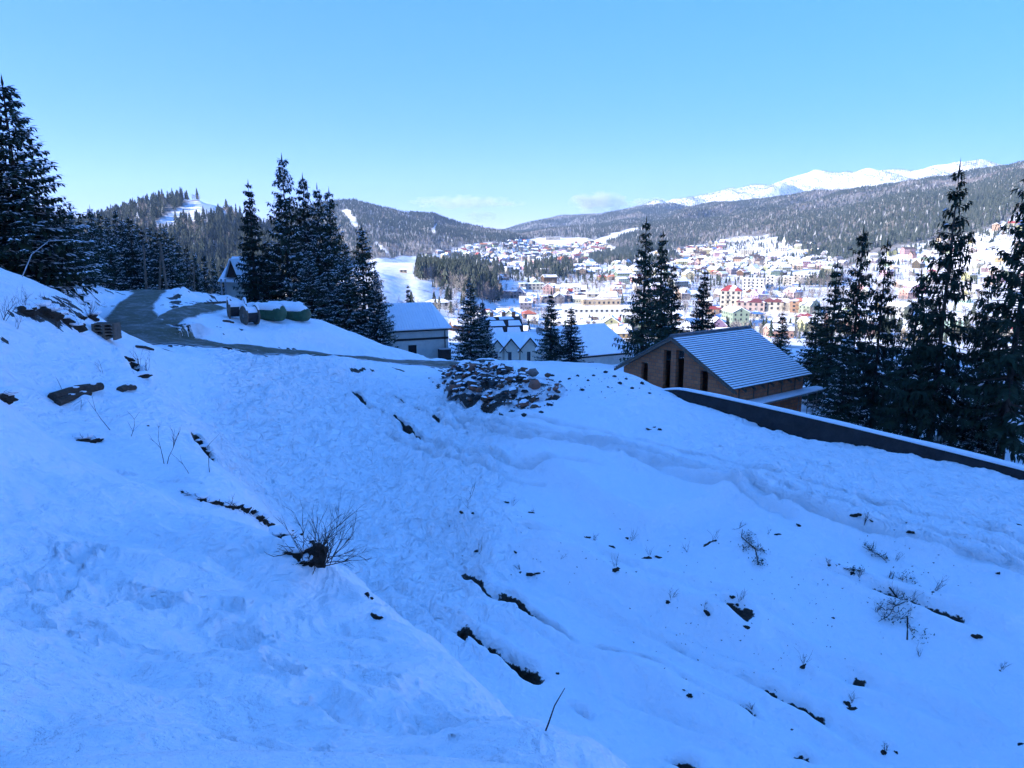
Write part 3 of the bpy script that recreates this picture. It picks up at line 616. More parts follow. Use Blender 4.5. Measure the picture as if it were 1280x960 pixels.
# ------------------------------------------------------------------ spruce trees
def spruce(seed, H=14.0, RR=2.5, clear=0.06, nwh=38, dens=1.0, droop=0.35, gaps=0.0, snow=0.35):
    rg = random.Random(seed); A = MB(); S = MB(); Wd = MB()
    Wd.tube([(0, 0, -0.6), (0.02, 0, H * 0.3), (-0.03, 0.02, H * 0.7), (0, 0, H * 0.995)], [0.17 * H / 14 + 0.02, 0.13 * H / 14, 0.06 * H / 14, 0.012], 7)
    for i in range(nwh):
        f = (i + rg.uniform(-.3, .3)) / nwh; f = min(max(f, 0), 0.985); f = f ** 0.92
        h = H * (clear + (1 - clear) * f)
        nb = 7 if f < .5 else (6 if f < .8 else 4); a0 = rg.uniform(0, 6.28)
        for b in range(nb):
            if rg.random() < gaps: continue
            h = H * (clear + (1 - clear) * min(.985, max(0, f + rg.uniform(-.8, .8) / nwh)))
            a = a0 + b * 6.283 / nb + rg.uniform(-.35, .35)
            L = RR * (1 - f) ** 1.02 * rg.uniform(.5, 1.25) * min(1.0, 0.62 + f * 2.6) + 0.10
            d = Vector((math.cos(a), math.sin(a), 0)); pn = Vector((-d.y, d.x, 0))
            el = (0.75 * f ** 2 + 0.05) - droop * (1 - f) * rg.uniform(.6, 1.4); tip = 0.22 * (1 - f) * rg.uniform(.5, 1.4)
            def P(t): return d * (L * t) + Vector((0, 0, h + L * (el * t - 0.10 * math.sin(t * 3.14) + tip * t * t)))
            Wd.f.append((len(Wd.v), len(Wd.v) + 1, len(Wd.v) + 2)); bw = 0.02 + 0.012 * L; Wd.v += [tuple(P(0) + Vector((0, 0, bw))), tuple(P(0) - Vector((0, 0, bw))), tuple(P(.8))]
            nt_ = max(4, int((4 + L * 6.2) * dens)); snowy = rg.random() < snow * 1.6
            for k in range(nt_):
                t = 0.12 + 0.9 * (k + rg.random()) / nt_; t = min(t, 1.0); p = P(t)
                for sd_ in (-1, 1):
                    l = (0.17 + 0.34 * L * (1 - t) * 0.55 + 0.10 * t) * rg.uniform(.75, 1.3); l = min(l * 1.15, 0.72)
                    dr = (d * rg.uniform(.55, .95) + pn * sd_ * rg.uniform(.45, .95) + Vector((0, 0, rg.uniform(-.45, .05) - droop * .35))).normalized()
                    sv = dr.cross(Vector((rg.uniform(-.4, .4), rg.uniform(-.4, .4), 1))).normalized() * (0.032 + 0.075 * l)
                    m_ = p + dr * l * .45
                    A.quad(p, m_ + sv, p + dr * l, m_ - sv)
                    if rg.random() < .9:                # hanging twig
                        hd = (dr * .35 + Vector((rg.uniform(-.2, .2), rg.uniform(-.2, .2), -1))).normalized(); hl = l * rg.uniform(.5, 1.1); q = p + dr * l * rg.uniform(.1, .6)
                        s2 = hd.cross(pn if rg.random() < .5 else d).normalized() * (0.03 + .07 * hl); A.quad(q, q + hd * hl * .45 + s2, q + hd * hl, q + hd * hl * .45 - s2)
                    if snowy and rg.random() < snow:
                        up = Vector((0, 0, 0.025)); e0 = p + dr * l * .1 + up; e1 = p + dr * l * .85 + up; mm = (e0 + e1) * .5 + Vector((0, 0, .03)); s3 = sv * rg.uniform(.55, .9)
                        n0 = len(S.v); S.v += [tuple(e0), tuple(mm + s3 - up), tuple(e1), tuple(mm - s3 - up), tuple(mm + Vector((0, 0, .03)))]
                        S.f += [(n0, n0 + 1, n0 + 4), (n0 + 1, n0 + 2, n0 + 4), (n0 + 2, n0 + 3, n0 + 4), (n0 + 3, n0, n0 + 4)]
            t = P(1.0); dr = (d + Vector((0, 0, .25))).normalized(); A.quad(t - dr * .1, t + dr * .1 + pn * .05, t + dr * .28, t + dr * .1 - pn * .05)
    A.quad((0, 0, H - .5), (.05, 0, H - .15), (0, 0, H + .45), (-.05, 0, H - .15)); A.quad((0, 0, H - .5), (0, .05, H - .15), (0, 0, H + .45), (0, -.05, H - .15))
    return (Wd.mesh('trunk', M['bark'], True), A.mesh('foliage', M['needles']), S.mesh('branch_snow', M['snow']) if S.f else None, H, RR)
TV = {
 'dense_snow': [spruce(1, RR=2.6, snow=.42, clear=.03), spruce(2, RR=2.4, snow=.40, clear=.03), spruce(3, RR=2.9, snow=.45, clear=.02)],
 'right': [spruce(4, RR=2.5, snow=.10, clear=.20, gaps=.22, droop=.55, nwh=30), spruce(5, RR=2.6, snow=.10, clear=.16, gaps=.18, droop=.5, nwh=32), spruce(6, RR=2.3, snow=.08, clear=.24, gaps=.25, droop=.5, nwh=28)],
 'slim': [spruce(7, RR=1.7, snow=.12, gaps=.1, clear=.05, droop=.45), spruce(8, RR=1.9, snow=.15, gaps=.15, clear=.08, droop=.4)],
 'thicket': [spruce(9, H=11, RR=1.9, nwh=28, snow=.45, clear=.10, dens=.8), spruce(10, H=11, RR=1.7, nwh=27, snow=.40, clear=.15, dens=.8, gaps=.08)],
}
def place_tree(kind, k, x, y, z, Ht, Wd, label, group, rz=None, lean=0.0):
    tm, fm, sm, H, RR = TV[kind][k % len(TV[kind])]
    o = empty('spruce_tree', (x, y, z - 0.1), rnd.uniform(0, 6.28) if rz is None else rz, label, 'tree', group)
    o.rotation_euler[1] = lean; o.scale = (Wd / RR, Wd / RR, Ht / H)
    for nm, me in (('trunk', tm), ('foliage', fm), ('branch_snow', sm)):
        if me is not None:
            c = link(bpy.data.objects.new(nm, me), o)
            if nm != 'trunk': c['kind'] = 'stuff'
    return o
def tree_px(kind, k, ptop, ytop, pbase, Y, wpx, label, group):
    top = at(ptop, ytop, Y); x = top.x; z = hz1(x, Y); Ht = max(top.z - z, 2.0); W_ = wpx / FPX * Y * (1.06 if kind == 'right' else 1.0)
    return place_tree(kind, k, x, Y, z, Ht, W_, label, group)
GR = 'spruces beyond the retaining wall'
for a in [('right',0,1200,207,1203,38.5,62,'tallest spruce right of the building plot, bare upper trunk showing',GR),
          ('right',1,1300,190,1271,36.5,82,'large spruce cut by the right edge of the picture',GR),
          ('right',2,1152,338,1166,38.8,42,'spruce with a tall bare trunk just behind the wall left of the tallest spruce',GR),
          ('right',0,1110,300,1096,43,42,'thin trunked spruce standing beside the small black shape and fence',GR),
          ('right',1,1080,284,1083,50,46,'broad spruce second tallest of the right group',GR),
          ('slim',0,1047,328,1046,56,34,'spindly sparse spruce between the brick house and the broad spruces',GR),
          ('dense_snow',1,1060,418,1058,41.5,46,'low bushy snow dusted spruce behind the wall near the scaffolding',GR),
          ('right',2,1165,372,1134,46,38,'spruce with slender trunk partly hidden in the middle of the right group',GR),
          ('right',1,1240,335,1228,41,52,'dark shorter spruce filling the gap right of the tallest spruce',GR),
          ('slim',1,1024,378,1024,60,34,'short dark spruce right behind the brick house roof',GR),
          ('right',1,1120,400,1120,47,42,'short dark spruce behind the thin trunked one',GR),
          ('slim',0,979,390,979,75,22,'small spruce rising behind the far end of the striped roof',GR),
          ('right',2,1284,380,1247,45,44,'low spruce in front of the lower town right of centre of the group',GR),
          ('dense_snow',0,1232,488,1224,37,38,'low snow sprinkled spruce boughs close above the wall',GR)]: tree_px(*a)
GM = 'spruces between the houses'
for a in [('slim',1,808,274,806,76,32,'tall slim spruce directly behind the brick house gable',GM),('slim',0,829,290,829,80,28,'second slim spruce beside the tallest one behind the brick house',GM),
          ('slim',1,842,330,846,84,26,'lower spruce right of the pair behind the brick house',GM),('slim',0,881,338,880,80,28,'single spruce over the ridge of the striped roof',GM),
          ('dense_snow',0,588,352,588,72,31,'dark spruce beside the pale shed with visible trunk',GM),('dense_snow',2,603,375,606,76,24,'smaller spruce tucked behind the one next to the pale shed',GM),
          ('slim',1,689,366,689,92,23,'left of the two spruces between the gabled row and the blue snowy roof',GM),('slim',0,714,384,714,90,22,'right of the two spruces beside the blue snowy roof',GM),
          ('slim',0,510,356,511,105,14,'small spruce poking above the pale shed roof',GM),('slim',1,497,378,496,100,10,'tiny spruce at the left end of the pale shed roof',GM)]: tree_px(*a)
GC = 'spruce clump beside the chalet'
for a in [('dense_snow',0,352,196,352,76,48,'tallest spruce of the clump above the green tanks',GC),('slim',0,310,228,312,74,30,'slim spruce at the left of the clump beside the chalet roof',GC),
          ('dense_snow',1,378,220,378,80,42,'second tallest spruce in the clump right of the tallest',GC),('dense_snow',2,396,232,398,78,44,'spruce in the middle of the clump with slender tip',GC),
          ('dense_snow',0,411,238,413,84,42,'spruce on the right shoulder of the clump',GC),('dense_snow',1,452,283,452,73,42,'lower snow laden spruce at the right end of the clump by the pale shed',GC),
          ('dense_snow',2,430,300,430,71,36,'short snowy spruce in front of the clump on the right',GC),('dense_snow',1,335,300,335,74,34,'short snowy spruce at the foot of the clump behind the tanks',GC),
          ('dense_snow',0,470,340,466,70,26,'small spruce against the left wall of the pale shed',GC),('dense_snow',2,385,310,384,70,40,'bushy spruce at the front centre of the clump',GC)]: tree_px(*a)
GL = 'spruce wood along the bend of the road'
for i, a in enumerate([('dense_snow',2,2,98,6,40,104,'biggest spruce at the left edge of the picture'),('dense_snow',0,-40,150,-36,38,84,'spruce half outside the left edge of the picture'),
          ('dense_snow',1,46,240,46,43,58,'lower snowy spruce at the right foot of the biggest spruce'),('dense_snow',2,76,258,78,52,44,'snowy spruce right of the biggest spruce on the bank')]): tree_px(*a, GL)
tops = [(88,262),(98,272),(112,258),(124,264),(133,270),(143,262),(152,272),(161,270),(170,278),(176,284),(186,282),(196,288),(205,282),(214,292),(222,300),(232,306),(243,314),(254,318),(266,322),(278,330),(288,326),
        (93,285),(106,290),(118,282),(138,288),(156,294),(180,300),(200,306),(226,322),(248,332),(270,340)]
for i, (px_, py_) in enumerate(tops):
    Y = 68 + 14 * rnd.random() + (10 if i > 20 else 0) + max(0, px_ - 200) * 0.3
    tree_px('thicket', i, px_, py_, px_ + rnd.uniform(-2, 2), Y, rnd.uniform(17, 23) * 75 / Y, 'dark snow flecked spruce in the dense row behind the road bend', GL)

# ------------------------------------------------------------------ far forests (uncountable, instanced on points)
protos = bpy.data.collections.new('forest_prototypes')
def far_conifer(seed, mat, tiers=6, seg=7):
    rg = random.Random(seed); m = MB(); Hh = 1.0
    m.tube([(0, 0, -.12), (0, 0, .3)], .016, 4, False)
    for k in range(tiers):
        f = k / tiers; z0 = .10 + .86 * f; z1 = min(1.0, z0 + .30 - .08 * f); rr = .17 * (1 - f) ** .85 * rg.uniform(.8, 1.15) + .015; n0 = len(m.v)
        m.v.append((0, 0, z1))
        for j in range(seg * 2):
            a = math.pi * j / seg + k * .5; q = rr * (rg.uniform(.85, 1.2) if j % 2 == 0 else rg.uniform(.35, .55)); m.v.append((q * math.cos(a), q * math.sin(a), z0 + (0 if j % 2 == 0 else .04) + rg.uniform(-.02, .02)))
        m.f += [(n0, n0 + 1 + j, n0 + 1 + (j + 1) % (seg * 2)) for j in range(seg * 2)]
    return m.mesh('far_conifer', mat)
def far_bare(seed, mat):
    rg = random.Random(seed); m = MB(); m.tube([(0, 0, -.1), (.01, 0, .5), (0, .01, .8)], [.018, .012, .004], 4, False)
    for k in range(44):
        a = rg.uniform(0, 6.28); z = rg.uniform(.2, .7); L = rg.uniform(.15, .36); d = Vector((math.cos(a) * .55, math.sin(a) * .55, rg.uniform(.5, 1.1))).normalized(); p = Vector((0, 0, z)) + Vector((math.cos(a), math.sin(a), 0)) * rg.uniform(0, .12)
        s = d.orthogonal().normalized() * .010; m.poly([p + s, p - s, p + d * L])
    return m.mesh('far_bare_tree', mat)
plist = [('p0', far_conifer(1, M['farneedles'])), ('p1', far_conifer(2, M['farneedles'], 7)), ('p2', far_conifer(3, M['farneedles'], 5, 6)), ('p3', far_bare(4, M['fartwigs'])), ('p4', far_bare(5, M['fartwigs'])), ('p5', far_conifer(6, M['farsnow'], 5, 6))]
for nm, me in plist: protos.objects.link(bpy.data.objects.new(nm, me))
def gn_group():
    g = bpy.data.node_groups.new('scatter_trees', 'GeometryNodeTree')
    g.interface.new_socket('Geometry', in_out='INPUT', socket_type='NodeSocketGeometry'); g.interface.new_socket('Geometry', in_out='OUTPUT', socket_type='NodeSocketGeometry')
    gi = g.nodes.new('NodeGroupInput'); go = g.nodes.new('NodeGroupOutput'); ip = g.nodes.new('GeometryNodeInstanceOnPoints'); ci = g.nodes.new('GeometryNodeCollectionInfo')
    ci.inputs[0].default_value = protos; ci.inputs['Separate Children'].default_value = True; ci.inputs['Reset Children'].default_value = True
    ip.inputs['Pick Instance'].default_value = True
    def na(nm, ty):
        n = g.nodes.new('GeometryNodeInputNamedAttribute'); n.data_type = ty; n.inputs[0].default_value = nm; return n.outputs[0]
    g.links.new(gi.outputs[0], ip.inputs['Points']); g.links.new(ci.outputs[0], ip.inputs['Instance']); g.links.new(na('kind_id', 'INT'), ip.inputs['Instance Index'])
    cx = g.nodes.new('ShaderNodeCombineXYZ'); g.links.new(na('spin', 'FLOAT'), cx.inputs[2]); er = g.nodes.new('FunctionNodeEulerToRotation'); g.links.new(cx.outputs[0], er.inputs[0]); g.links.new(er.outputs[0], ip.inputs['Rotation'])
    s3 = g.nodes.new('ShaderNodeCombineXYZ'); wd = na('wid', 'FLOAT'); g.links.new(wd, s3.inputs[0]); g.links.new(wd, s3.inputs[1]); g.links.new(na('hgt', 'FLOAT'), s3.inputs[2]); g.links.new(s3.outputs[0], ip.inputs['Scale'])
    g.links.new(ip.outputs[0], go.inputs[0]); return g
GNG = gn_group()
def forest(name, x, y, kinds, h, wd, label):
    z = hz(x, y); me = bpy.data.meshes.new(name); me.vertices.add(len(x)); me.vertices.foreach_set('co', np.stack([x, y, z], -1).astype(np.float32).ravel())
    for nm, ty, v in (('kind_id', 'INT', np.asarray(kinds, np.int32)), ('spin', 'FLOAT', nr.uniform(0, 6.28, len(x)).astype(np.float32)), ('wid', 'FLOAT', np.asarray(wd, np.float32)), ('hgt', 'FLOAT', np.asarray(h, np.float32))):
        a = me.attributes.new(nm, ty, 'POINT'); a.data.foreach_set('value', v)
    o = link(bpy.data.objects.new(name, me)); md = o.modifiers.new('scatter', 'NODES'); md.node_group = GNG; tag(o, label, 'forest', kind='stuff'); return o
def scatter(p0, p1, r0, r1, sp):
    a0, a1 = [math.atan((p - 640) / FPX / .985) for p in (p0, p1)]; n = int(.5 * (a1 - a0) * (r1 ** 2 - r0 ** 2) / sp ** 2)
    a = nr.uniform(a0, a1, n); r = np.sqrt(nr.uniform(r0 ** 2, r1 ** 2, n)); return r * np.sin(a), r * np.cos(a)
def pickk(n, bare, frost=0.0):
    k = nr.randint(0, 3, n); u = nr.rand(n); k = np.where(u < bare, nr.randint(3, 5, n), k); return np.where(u > 1 - frost, 5, k)
def do_forest(name, p0, p1, r0, r1, sp, h0, h1, bare, label, frost=0.05, region=None):
    x, y = scatter(p0, p1, r0, r1, sp); z = hz(x, y)
    m = forest_mask(x, y, z) if region is None else region(x, y, z)
    x, y = x[m], y[m]; n = len(x)
    b = np.clip(bare + 1.1 * fbm(x / 260, y / 260, 2, 301), 0.0, 0.97); u = nr.rand(n); k = np.where(u < b, nr.randint(3, 5, n), nr.randint(0, 3, n)); k = np.where(nr.rand(n) < frost + .30 * sstep(160, 380, hz(x, y)), 5, k)
    h = nr.uniform(h0, h1, n) * np.where(k >= 3, .8, 1.0); forest(name, x, y, k, h, h * nr.uniform(.9, 1.5, n), label)
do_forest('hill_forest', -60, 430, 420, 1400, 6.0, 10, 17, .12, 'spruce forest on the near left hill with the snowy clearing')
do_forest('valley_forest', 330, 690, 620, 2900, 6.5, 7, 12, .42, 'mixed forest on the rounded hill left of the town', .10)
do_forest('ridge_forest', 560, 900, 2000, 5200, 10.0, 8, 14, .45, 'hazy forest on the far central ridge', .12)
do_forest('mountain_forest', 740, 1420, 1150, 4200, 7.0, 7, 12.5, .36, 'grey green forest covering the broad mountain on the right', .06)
def high(x, y, z):
    px, py = proj(x, y, z); r = np.hypot(x, y); return nr.rand(len(x)) < .75 * sstep(.0, .5, fbm(x / 200, y / 200, 3, 305) + .75 - sstep(7200, 8250, r) * .9)
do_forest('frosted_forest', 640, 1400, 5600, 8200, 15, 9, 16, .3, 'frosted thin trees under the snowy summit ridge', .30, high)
hx_ = nr.uniform(-420, 60, 14000); hy_ = nr.uniform(-420, 330, 14000); hu = hx_ * SH.x + hy_ * SH.y; hv = hx_ * -0.423 + hy_ * 0.906
mk = (hu > 34 + .34 * np.maximum(hv, 0) + .05 * np.maximum(-hv, 0)) & (hv < 270) & (hu < 380) & (np.arctan2(hx_, hy_) < R(-43)); hx_, hy_ = hx_[mk], hy_[mk]; hh_ = nr.uniform(13, 20, len(hx_))
forest('unseen_hillside_forest', hx_, hy_, nr.choice([0, 1, 2, 5, 5], len(hx_)), hh_, hh_ * nr.uniform(.9, 1.4, len(hx_)), 'unseen spruce forest added on the mountainside beside the camera')  # out of view, added to cut snow bounce; frosted share gives some back
def polyreg(*polys):
    def f(x, y, z):
        px, py = proj(x, y, z); px = px + 3 * vnoise(x / 15, y / 15, 81); py = py + 3 * vnoise(x / 15 + 9, y / 15, 82); m = np.zeros(len(x), bool)
        for p in polys: m |= inpoly(px, py, p)
        return m
    return f
do_forest('knoll_wood', 490, 650, 380, 760, 4.6, 11, 17, .06, 'steep spruce wood on the knoll beside the sunlit snow field', .0, polyreg([(517,349),(545,352),(580,368),(612,384),(628,372),(612,352),(590,338),(560,330),(525,335)]))
do_forest('park_wood', 560, 1100, 700, 1900, 7.5, 10, 16, .25, 'clumps of dark spruces among the town houses', .02, polyreg([(655,336),(690,330),(718,334),(716,346),(680,352),(655,348)],[(735,322),(780,314),(800,322),(790,331),(750,333)],[(560,320),(600,326),(640,340),(620,345),(570,330)],[(985,362),(1010,354),(1060,345),(1058,356),(1010,366)],[(800,330),(840,318),(850,326),(810,338)],[(970,300),(985,296),(1050,318),(1040,326),(1000,316)]))
def town_tr(x, y, z):
    px, py = proj(x, y, z); return (py > np.interp(px, *YB)) & (py < 432) & (px > 540) & (fbm(x / 60, y / 60, 3, 311) > -.16) & (nr.rand(len(x)) < .6)
do_forest('town_trees', 540, 1330, 330, 2000, 5.0, 3, 9, .5, 'bare garden trees and shrubs scattered between the town houses', .0, town_tr)
do_forest('field_trees', 470, 640, 250, 480, 16, 4, 9, .4, 'small trees along the lower edge of the sunlit snow field', .0, polyreg([(480,378),(560,372),(625,388),(625,398),(480,392)]))

# ------------------------------------------------------------------ town
def house_meshes(w_, d_, hw, pitch, style):
    rise = d_ / 2 * math.tan(pitch); ov = 0.5; W_ = MB(); Rf = MB(); Wn = MB(); Ch = MB(); x = w_ / 2; y = d_ / 2
    W_.prism([(-x, -y, -4), (-x, y, -4), (-x, y, hw), (-x, 0, hw + rise), (-x, -y, hw)], (w_, 0, 0))
    e = hw - ov * math.tan(pitch); X = x + ov; Y = y + ov; t = .28
    Rf.slab((-X, -Y, e + t), (X, -Y, e + t), (X, 0, hw + rise + t), (-X, 0, hw + rise + t), t)
    Rf.slab((X, Y, e + t), (-X, Y, e + t), (-X, 0, hw + rise + t + .003), (X, 0, hw + rise + t + .003), t)
    if style % 2:
        for cx in ([0] if w_ < 11 else [-w_ / 4, w_ / 4]):
            W_.prism([(cx - 1.3, -y - .02, hw - .2), (cx + 1.3, -y - .02, hw - .2), (cx + 1.3, -y - .02, hw + rise * .45), (cx, -y - .02, hw + rise * .8), (cx - 1.3, -y - .02, hw + rise * .45)], (0, y * .8, 0))
            Rf.slab((cx - 1.7, -y - .4, hw + rise * .35), (cx, -y - .4, hw + rise * .9), (cx, -y * .15, hw + rise * .9), (cx - 1.7, -y * .15, hw + rise * .35), -.2)
            Rf.slab((cx, -y - .4, hw + rise * .905), (cx + 1.7, -y - .4, hw + rise * .35), (cx + 1.7, -y * .15, hw + rise * .35), (cx, -y * .15, hw + rise * .905), -.2)
    fl = max(1, int(hw / 2.7))
    for k in range(fl):
        z = .9 + k * 2.7; n = max(2, int(w_ / 2.6))
        for i in range(n):
            c = -x + (i + .5) * w_ / n
            for sy in (-1, 1): Wn.box(c - .55, c + .55, sy * (y + .01) - .03, sy * (y + .01) + .03, z, z + 1.35)
        n = max(2, int(d_ / 3))
        for i in range(n):
            c = -y + (i + .5) * d_ / n
            for sx in (-1, 1): Wn.box(sx * (x + .01) - .03, sx * (x + .01) + .03, c - .5, c + .5, z, z + 1.3)
    if rise > 2.2:
        for sx in (-1, 1): Wn.box(sx * (x + .01) - .03, sx * (x + .01) + .03, -.5, .5, hw + .2, hw + 1.3)
    Ch.box(x * .35, x * .35 + .6, .6, 1.2, hw, hw + rise + .9)
    return W_, Rf, Wn, Ch
VAR = [house_meshes(9, 8, 3.2, R(38), 0), house_meshes(11, 9, 5.6, R(35), 1), house_meshes(13, 9, 4.2, R(32), 0), house_meshes(10, 10, 5.8, R(42), 1), house_meshes(15, 11, 6.4, R(30), 1), house_meshes(8, 7, 2.9, R(45), 0), house_meshes(18, 10, 8.4, R(28), 0)]
VM = [(a.mesh('wall', M['wall']), b.mesh('roof', M['roof']), c.mesh('window_panes', M['glass']), d.mesh('chimney', M['wall'])) for a, b, c, d in VAR]
WALLC = [('white', (.66, .65, .62)), ('cream', (.58, .51, .40)), ('beige', (.45, .38, .30)), ('pale pink', (.52, .40, .36)), ('yellow', (.58, .46, .26)), ('grey', (.30, .30, .30)), ('brown timber', (.15, .09, .055)), ('peach', (.52, .37, .27)), ('ivory', (.60, .56, .48))]
ROOFC = [('snow white', SNOWC, .56), ('red', (.30, .055, .04), .09), ('dark brown', (.08, .055, .045), .16), ('orange', (.48, .18, .08), .05), ('slate grey', (.13, .14, .16), .09), ('wine red', (.22, .035, .04), .03), ('bright blue', (.03, .13, .50), .02)]
def pickroof():
    u = rnd.random(); a = 0
    for nme, c, p in ROOFC:
        a += p
        if u < a: return nme, c
    return ROOFC[0][:2]
OPEN = [[(690,345),(762,342),(768,363),(700,360)], [(985,368),(1062,352),(1062,372),(1010,378)], [(872,350),(925,345),(930,364),(880,372)], [(470,330),(530,336),(600,372),(640,392),(640,402),(470,402)], [(517,349),(525,320),(600,330),(630,352),(640,372),(612,388)],
        [(655,334),(718,330),(718,350),(655,352)], [(735,320),(800,312),(802,330),(738,334)], [(690,381),(810,379),(812,394),(690,397)], [(905,352),(1030,340),(1030,368),(905,372)], [(890,385),(1010,372),(1012,400),(890,402)], [(905,300),(990,290),(1000,318),(905,328)], [(672,288),(712,288),(712,306),(672,306)]]
hx, hy = [], []
ang = .35; ca, sa = math.cos(ang), math.sin(ang)
gx, gy = np.meshgrid(np.arange(-2300, 2300, 15.0), np.arange(-2300, 2300, 15.0)); gx = gx + nr.uniform(-4.5, 4.5, gx.shape); gy = gy + nr.uniform(-4.5, 4.5, gy.shape)
tx = (gx * ca - gy * sa).ravel(); ty = (gx * sa + gy * ca).ravel(); rr_ = np.hypot(tx, ty); m = (rr_ > 290) & (rr_ < 2100) & (ty > 150); tx, ty = tx[m], ty[m]; tz = hz(tx, ty); px, py = proj(tx, ty, tz)
m = (px > 535) & (px < 1330) & (py > np.interp(px, *YB) + 2) & (py < 428)
for c in OPEN: m &= ~inpoly(px, py, c)
dens = np.interp(px, [535, 600, 700, 1000, 1080, 1330], [.45, .72, .72, .60, .26, .22]) * np.interp(py, [290, 330, 380, 428], [.8, .85, .85, .62])
m &= nr.rand(len(tx)) < dens * (0.75 + .9 * fbm(tx / 90, ty / 90, 2, 401)); tx, ty, tz, px, py = tx[m], ty[m], tz[m], px[m], py[m]
order = np.argsort(np.hypot(tx, ty)); n_ind = 290
def zone(px, py):
    if px > 1060: return 'on the right slope'
    if py > 398: return 'at the near town edge'
    if px < 640: return 'below the wooded knoll'
    if px < 800: return 'near the long beige hall' if py > 345 else 'in the upper town'
    if px < 940: return 'near the blue roofs' if py > 370 else 'above the blue roofs'
    return 'near the red roofed hotel' if py > 372 else 'near the white tower block'
SV, SF, SC = [], [], []
def add_stuff(mb, mat4, c, nv):
    for v in mb.v: SV.append(tuple(mat4 @ Vector(v))); SC.append(c)
    for f in mb.f: SF.append(tuple(i + nv for i in f))
for q, i in enumerate(order):
    k = rnd.choice([0, 0, 1, 1, 2, 2, 3, 3, 4, 5, 5, 6]); rz = .35 + .35 * float(vnoise(tx[i] / 120, ty[i] / 120, 421)) * 4 + rnd.choice([0, 0, math.pi / 2, math.pi]) + rnd.uniform(-.12, .12); s = rnd.uniform(.62, .95)
    wn, wc = rnd.choice(WALLC); rn_, rc_ = pickroof(); wc = tuple(min(1, v * rnd.uniform(.45, .78)) for v in wc)
    if q < n_ind:
        size = ['small', 'tall', 'long low', 'tall square', 'large', 'tiny', 'long three storey'][k]
        o = empty('house', (tx[i], ty[i], tz[i]), rz, f'{size} {wn} house with {rn_} roof {zone(px[i], py[i])}', 'house', 'houses of the town'); o.scale = (s, s, s)
        for nm, me, cc in zip(('wall', 'roof', 'window_panes', 'chimney'), VM[k], (wc, rc_, None, (.35, .2, .15))):
            c = link(bpy.data.objects.new(nm, me), o)
            if cc: c.color = (*cc, 1)
            if nm == 'window_panes': c['kind'] = 'stuff'
    else:
        mt = Matrix.Translation((tx[i], ty[i], tz[i])) @ Matrix.Rotation(rz, 4, 'Z') @ Matrix.Scale(s, 4)
        for mb, c in zip(VAR[k], (wc, rc_, (.05, .05, .06), (.35, .2, .15))): add_stuff(mb, mt, c, len(SV))
me = bpy.data.meshes.new('distant_houses'); me.from_pydata(SV, [], SF); me.update(); a = me.attributes.new('paint', 'FLOAT_COLOR', 'POINT'); a.data.foreach_set('color', np.array([(*c, 1) for c in SC], np.float32).ravel()); me.materials.append(M['paint'])
tag(link(bpy.data.objects.new('distant_houses', me)), 'crowd of tiny snowy roofed houses filling the far town', 'houses', kind='stuff')
def block(px_, py_, w_, d_, h, rz, wc, rc, floors, label, hip=0.0, name='apartment_block', cat='building', bays=None, tower=None, Y=None):
    g = ground(px_, py_, 150) if Y is None else at(px_, py_, Y)
    kf = .50; w_, d_, h, hip = w_ * kf, d_ * kf, h * kf, hip * kf; floors = max(1, round(h / 2.7))
    o = empty(name, (g.x, g.y, hz1(g.x, g.y)), rz, label, cat, 'large buildings of the town'); x, y = w_ / 2, d_ / 2
    wc = tuple(v * .62 for v in wc); c = MB().box(-x, x, -y, y, -5, h).build('wall', M['wall'], o); c.color = (*wc, 1)
    rf = MB()
    if hip > 0:
        X, Y_, rl = x + .6, y + .6, max(x - y, 0); A, B = (-rl, 0, h + hip), (rl, 0, h + hip); e = h + .02
        rf.poly([(-X, -Y_, e), (X, -Y_, e), B, A]).poly([(X, Y_, e), (-X, Y_, e), A, B]).poly([(X, -Y_, e), (X, Y_, e), B]).poly([(-X, Y_, e), (-X, -Y_, e), A]).poly([(-X, -Y_, e - .01), (-X, Y_, e - .01), (X, Y_, e - .01), (X, -Y_, e - .01)])
    else: rf.box(-x - .3, x + .3, -y - .3, y + .3, h + .01, h + .6)
    r_ = rf.build('roof', M['roofbare'] if hip else M['roof'], o); r_.color = (*rc, 1)
    wn = MB(); nb = bays or max(2, int(w_ / 3.2)); fh = h / floors
    for k in range(floors):
        for i in range(nb):
            cx = -x + (i + .5) * w_ / nb
            for sy in (-1, 1): wn.box(cx - .7, cx + .7, sy * (y + .02) - .04, sy * (y + .02) + .04, k * fh + .9, k * fh + .9 + min(1.6, fh * .55))
        nd = max(1, int(d_ / 3.5))
        for i in range(nd):
            cy_ = -y + (i + .5) * d_ / nd
            for sx in (-1, 1): wn.box(sx * (x + .02) - .04, sx * (x + .02) + .04, cy_ - .6, cy_ + .6, k * fh + .9, k * fh + .9 + min(1.6, fh * .55))
    wn.build('window_panes', M['glass'], o)['kind'] = 'stuff'
    bl = MB()
    for k in range(1, floors): bl.box(-x * .55, -x * .15, -y - 1.0, -y - .05, k * fh - .1, k * fh + .8)
    if floors > 2: b_ = bl.build('balconies', M['wall'], o); b_.color = (*[v * .8 for v in wc], 1); b_['kind'] = 'stuff'
    if tower:
        tw, th = tower; c = MB().box(-tw, tw, -tw, tw, h - .5, h + th).build('tower', M['wall'], o); c.color = (*wc, 1)
        t2 = MB(); e = h + th + .01; T = tw + .4
        for i in range(4):
            p = [(-T, -T, e), (T, -T, e), (T, T, e), (-T, T, e)]; t2.poly([p[i], p[(i + 1) % 4], (0, 0, e + th * .9)])
        c = t2.build('spire', M['roof'], o); c.color = (*SNOWC, 1)
    return o
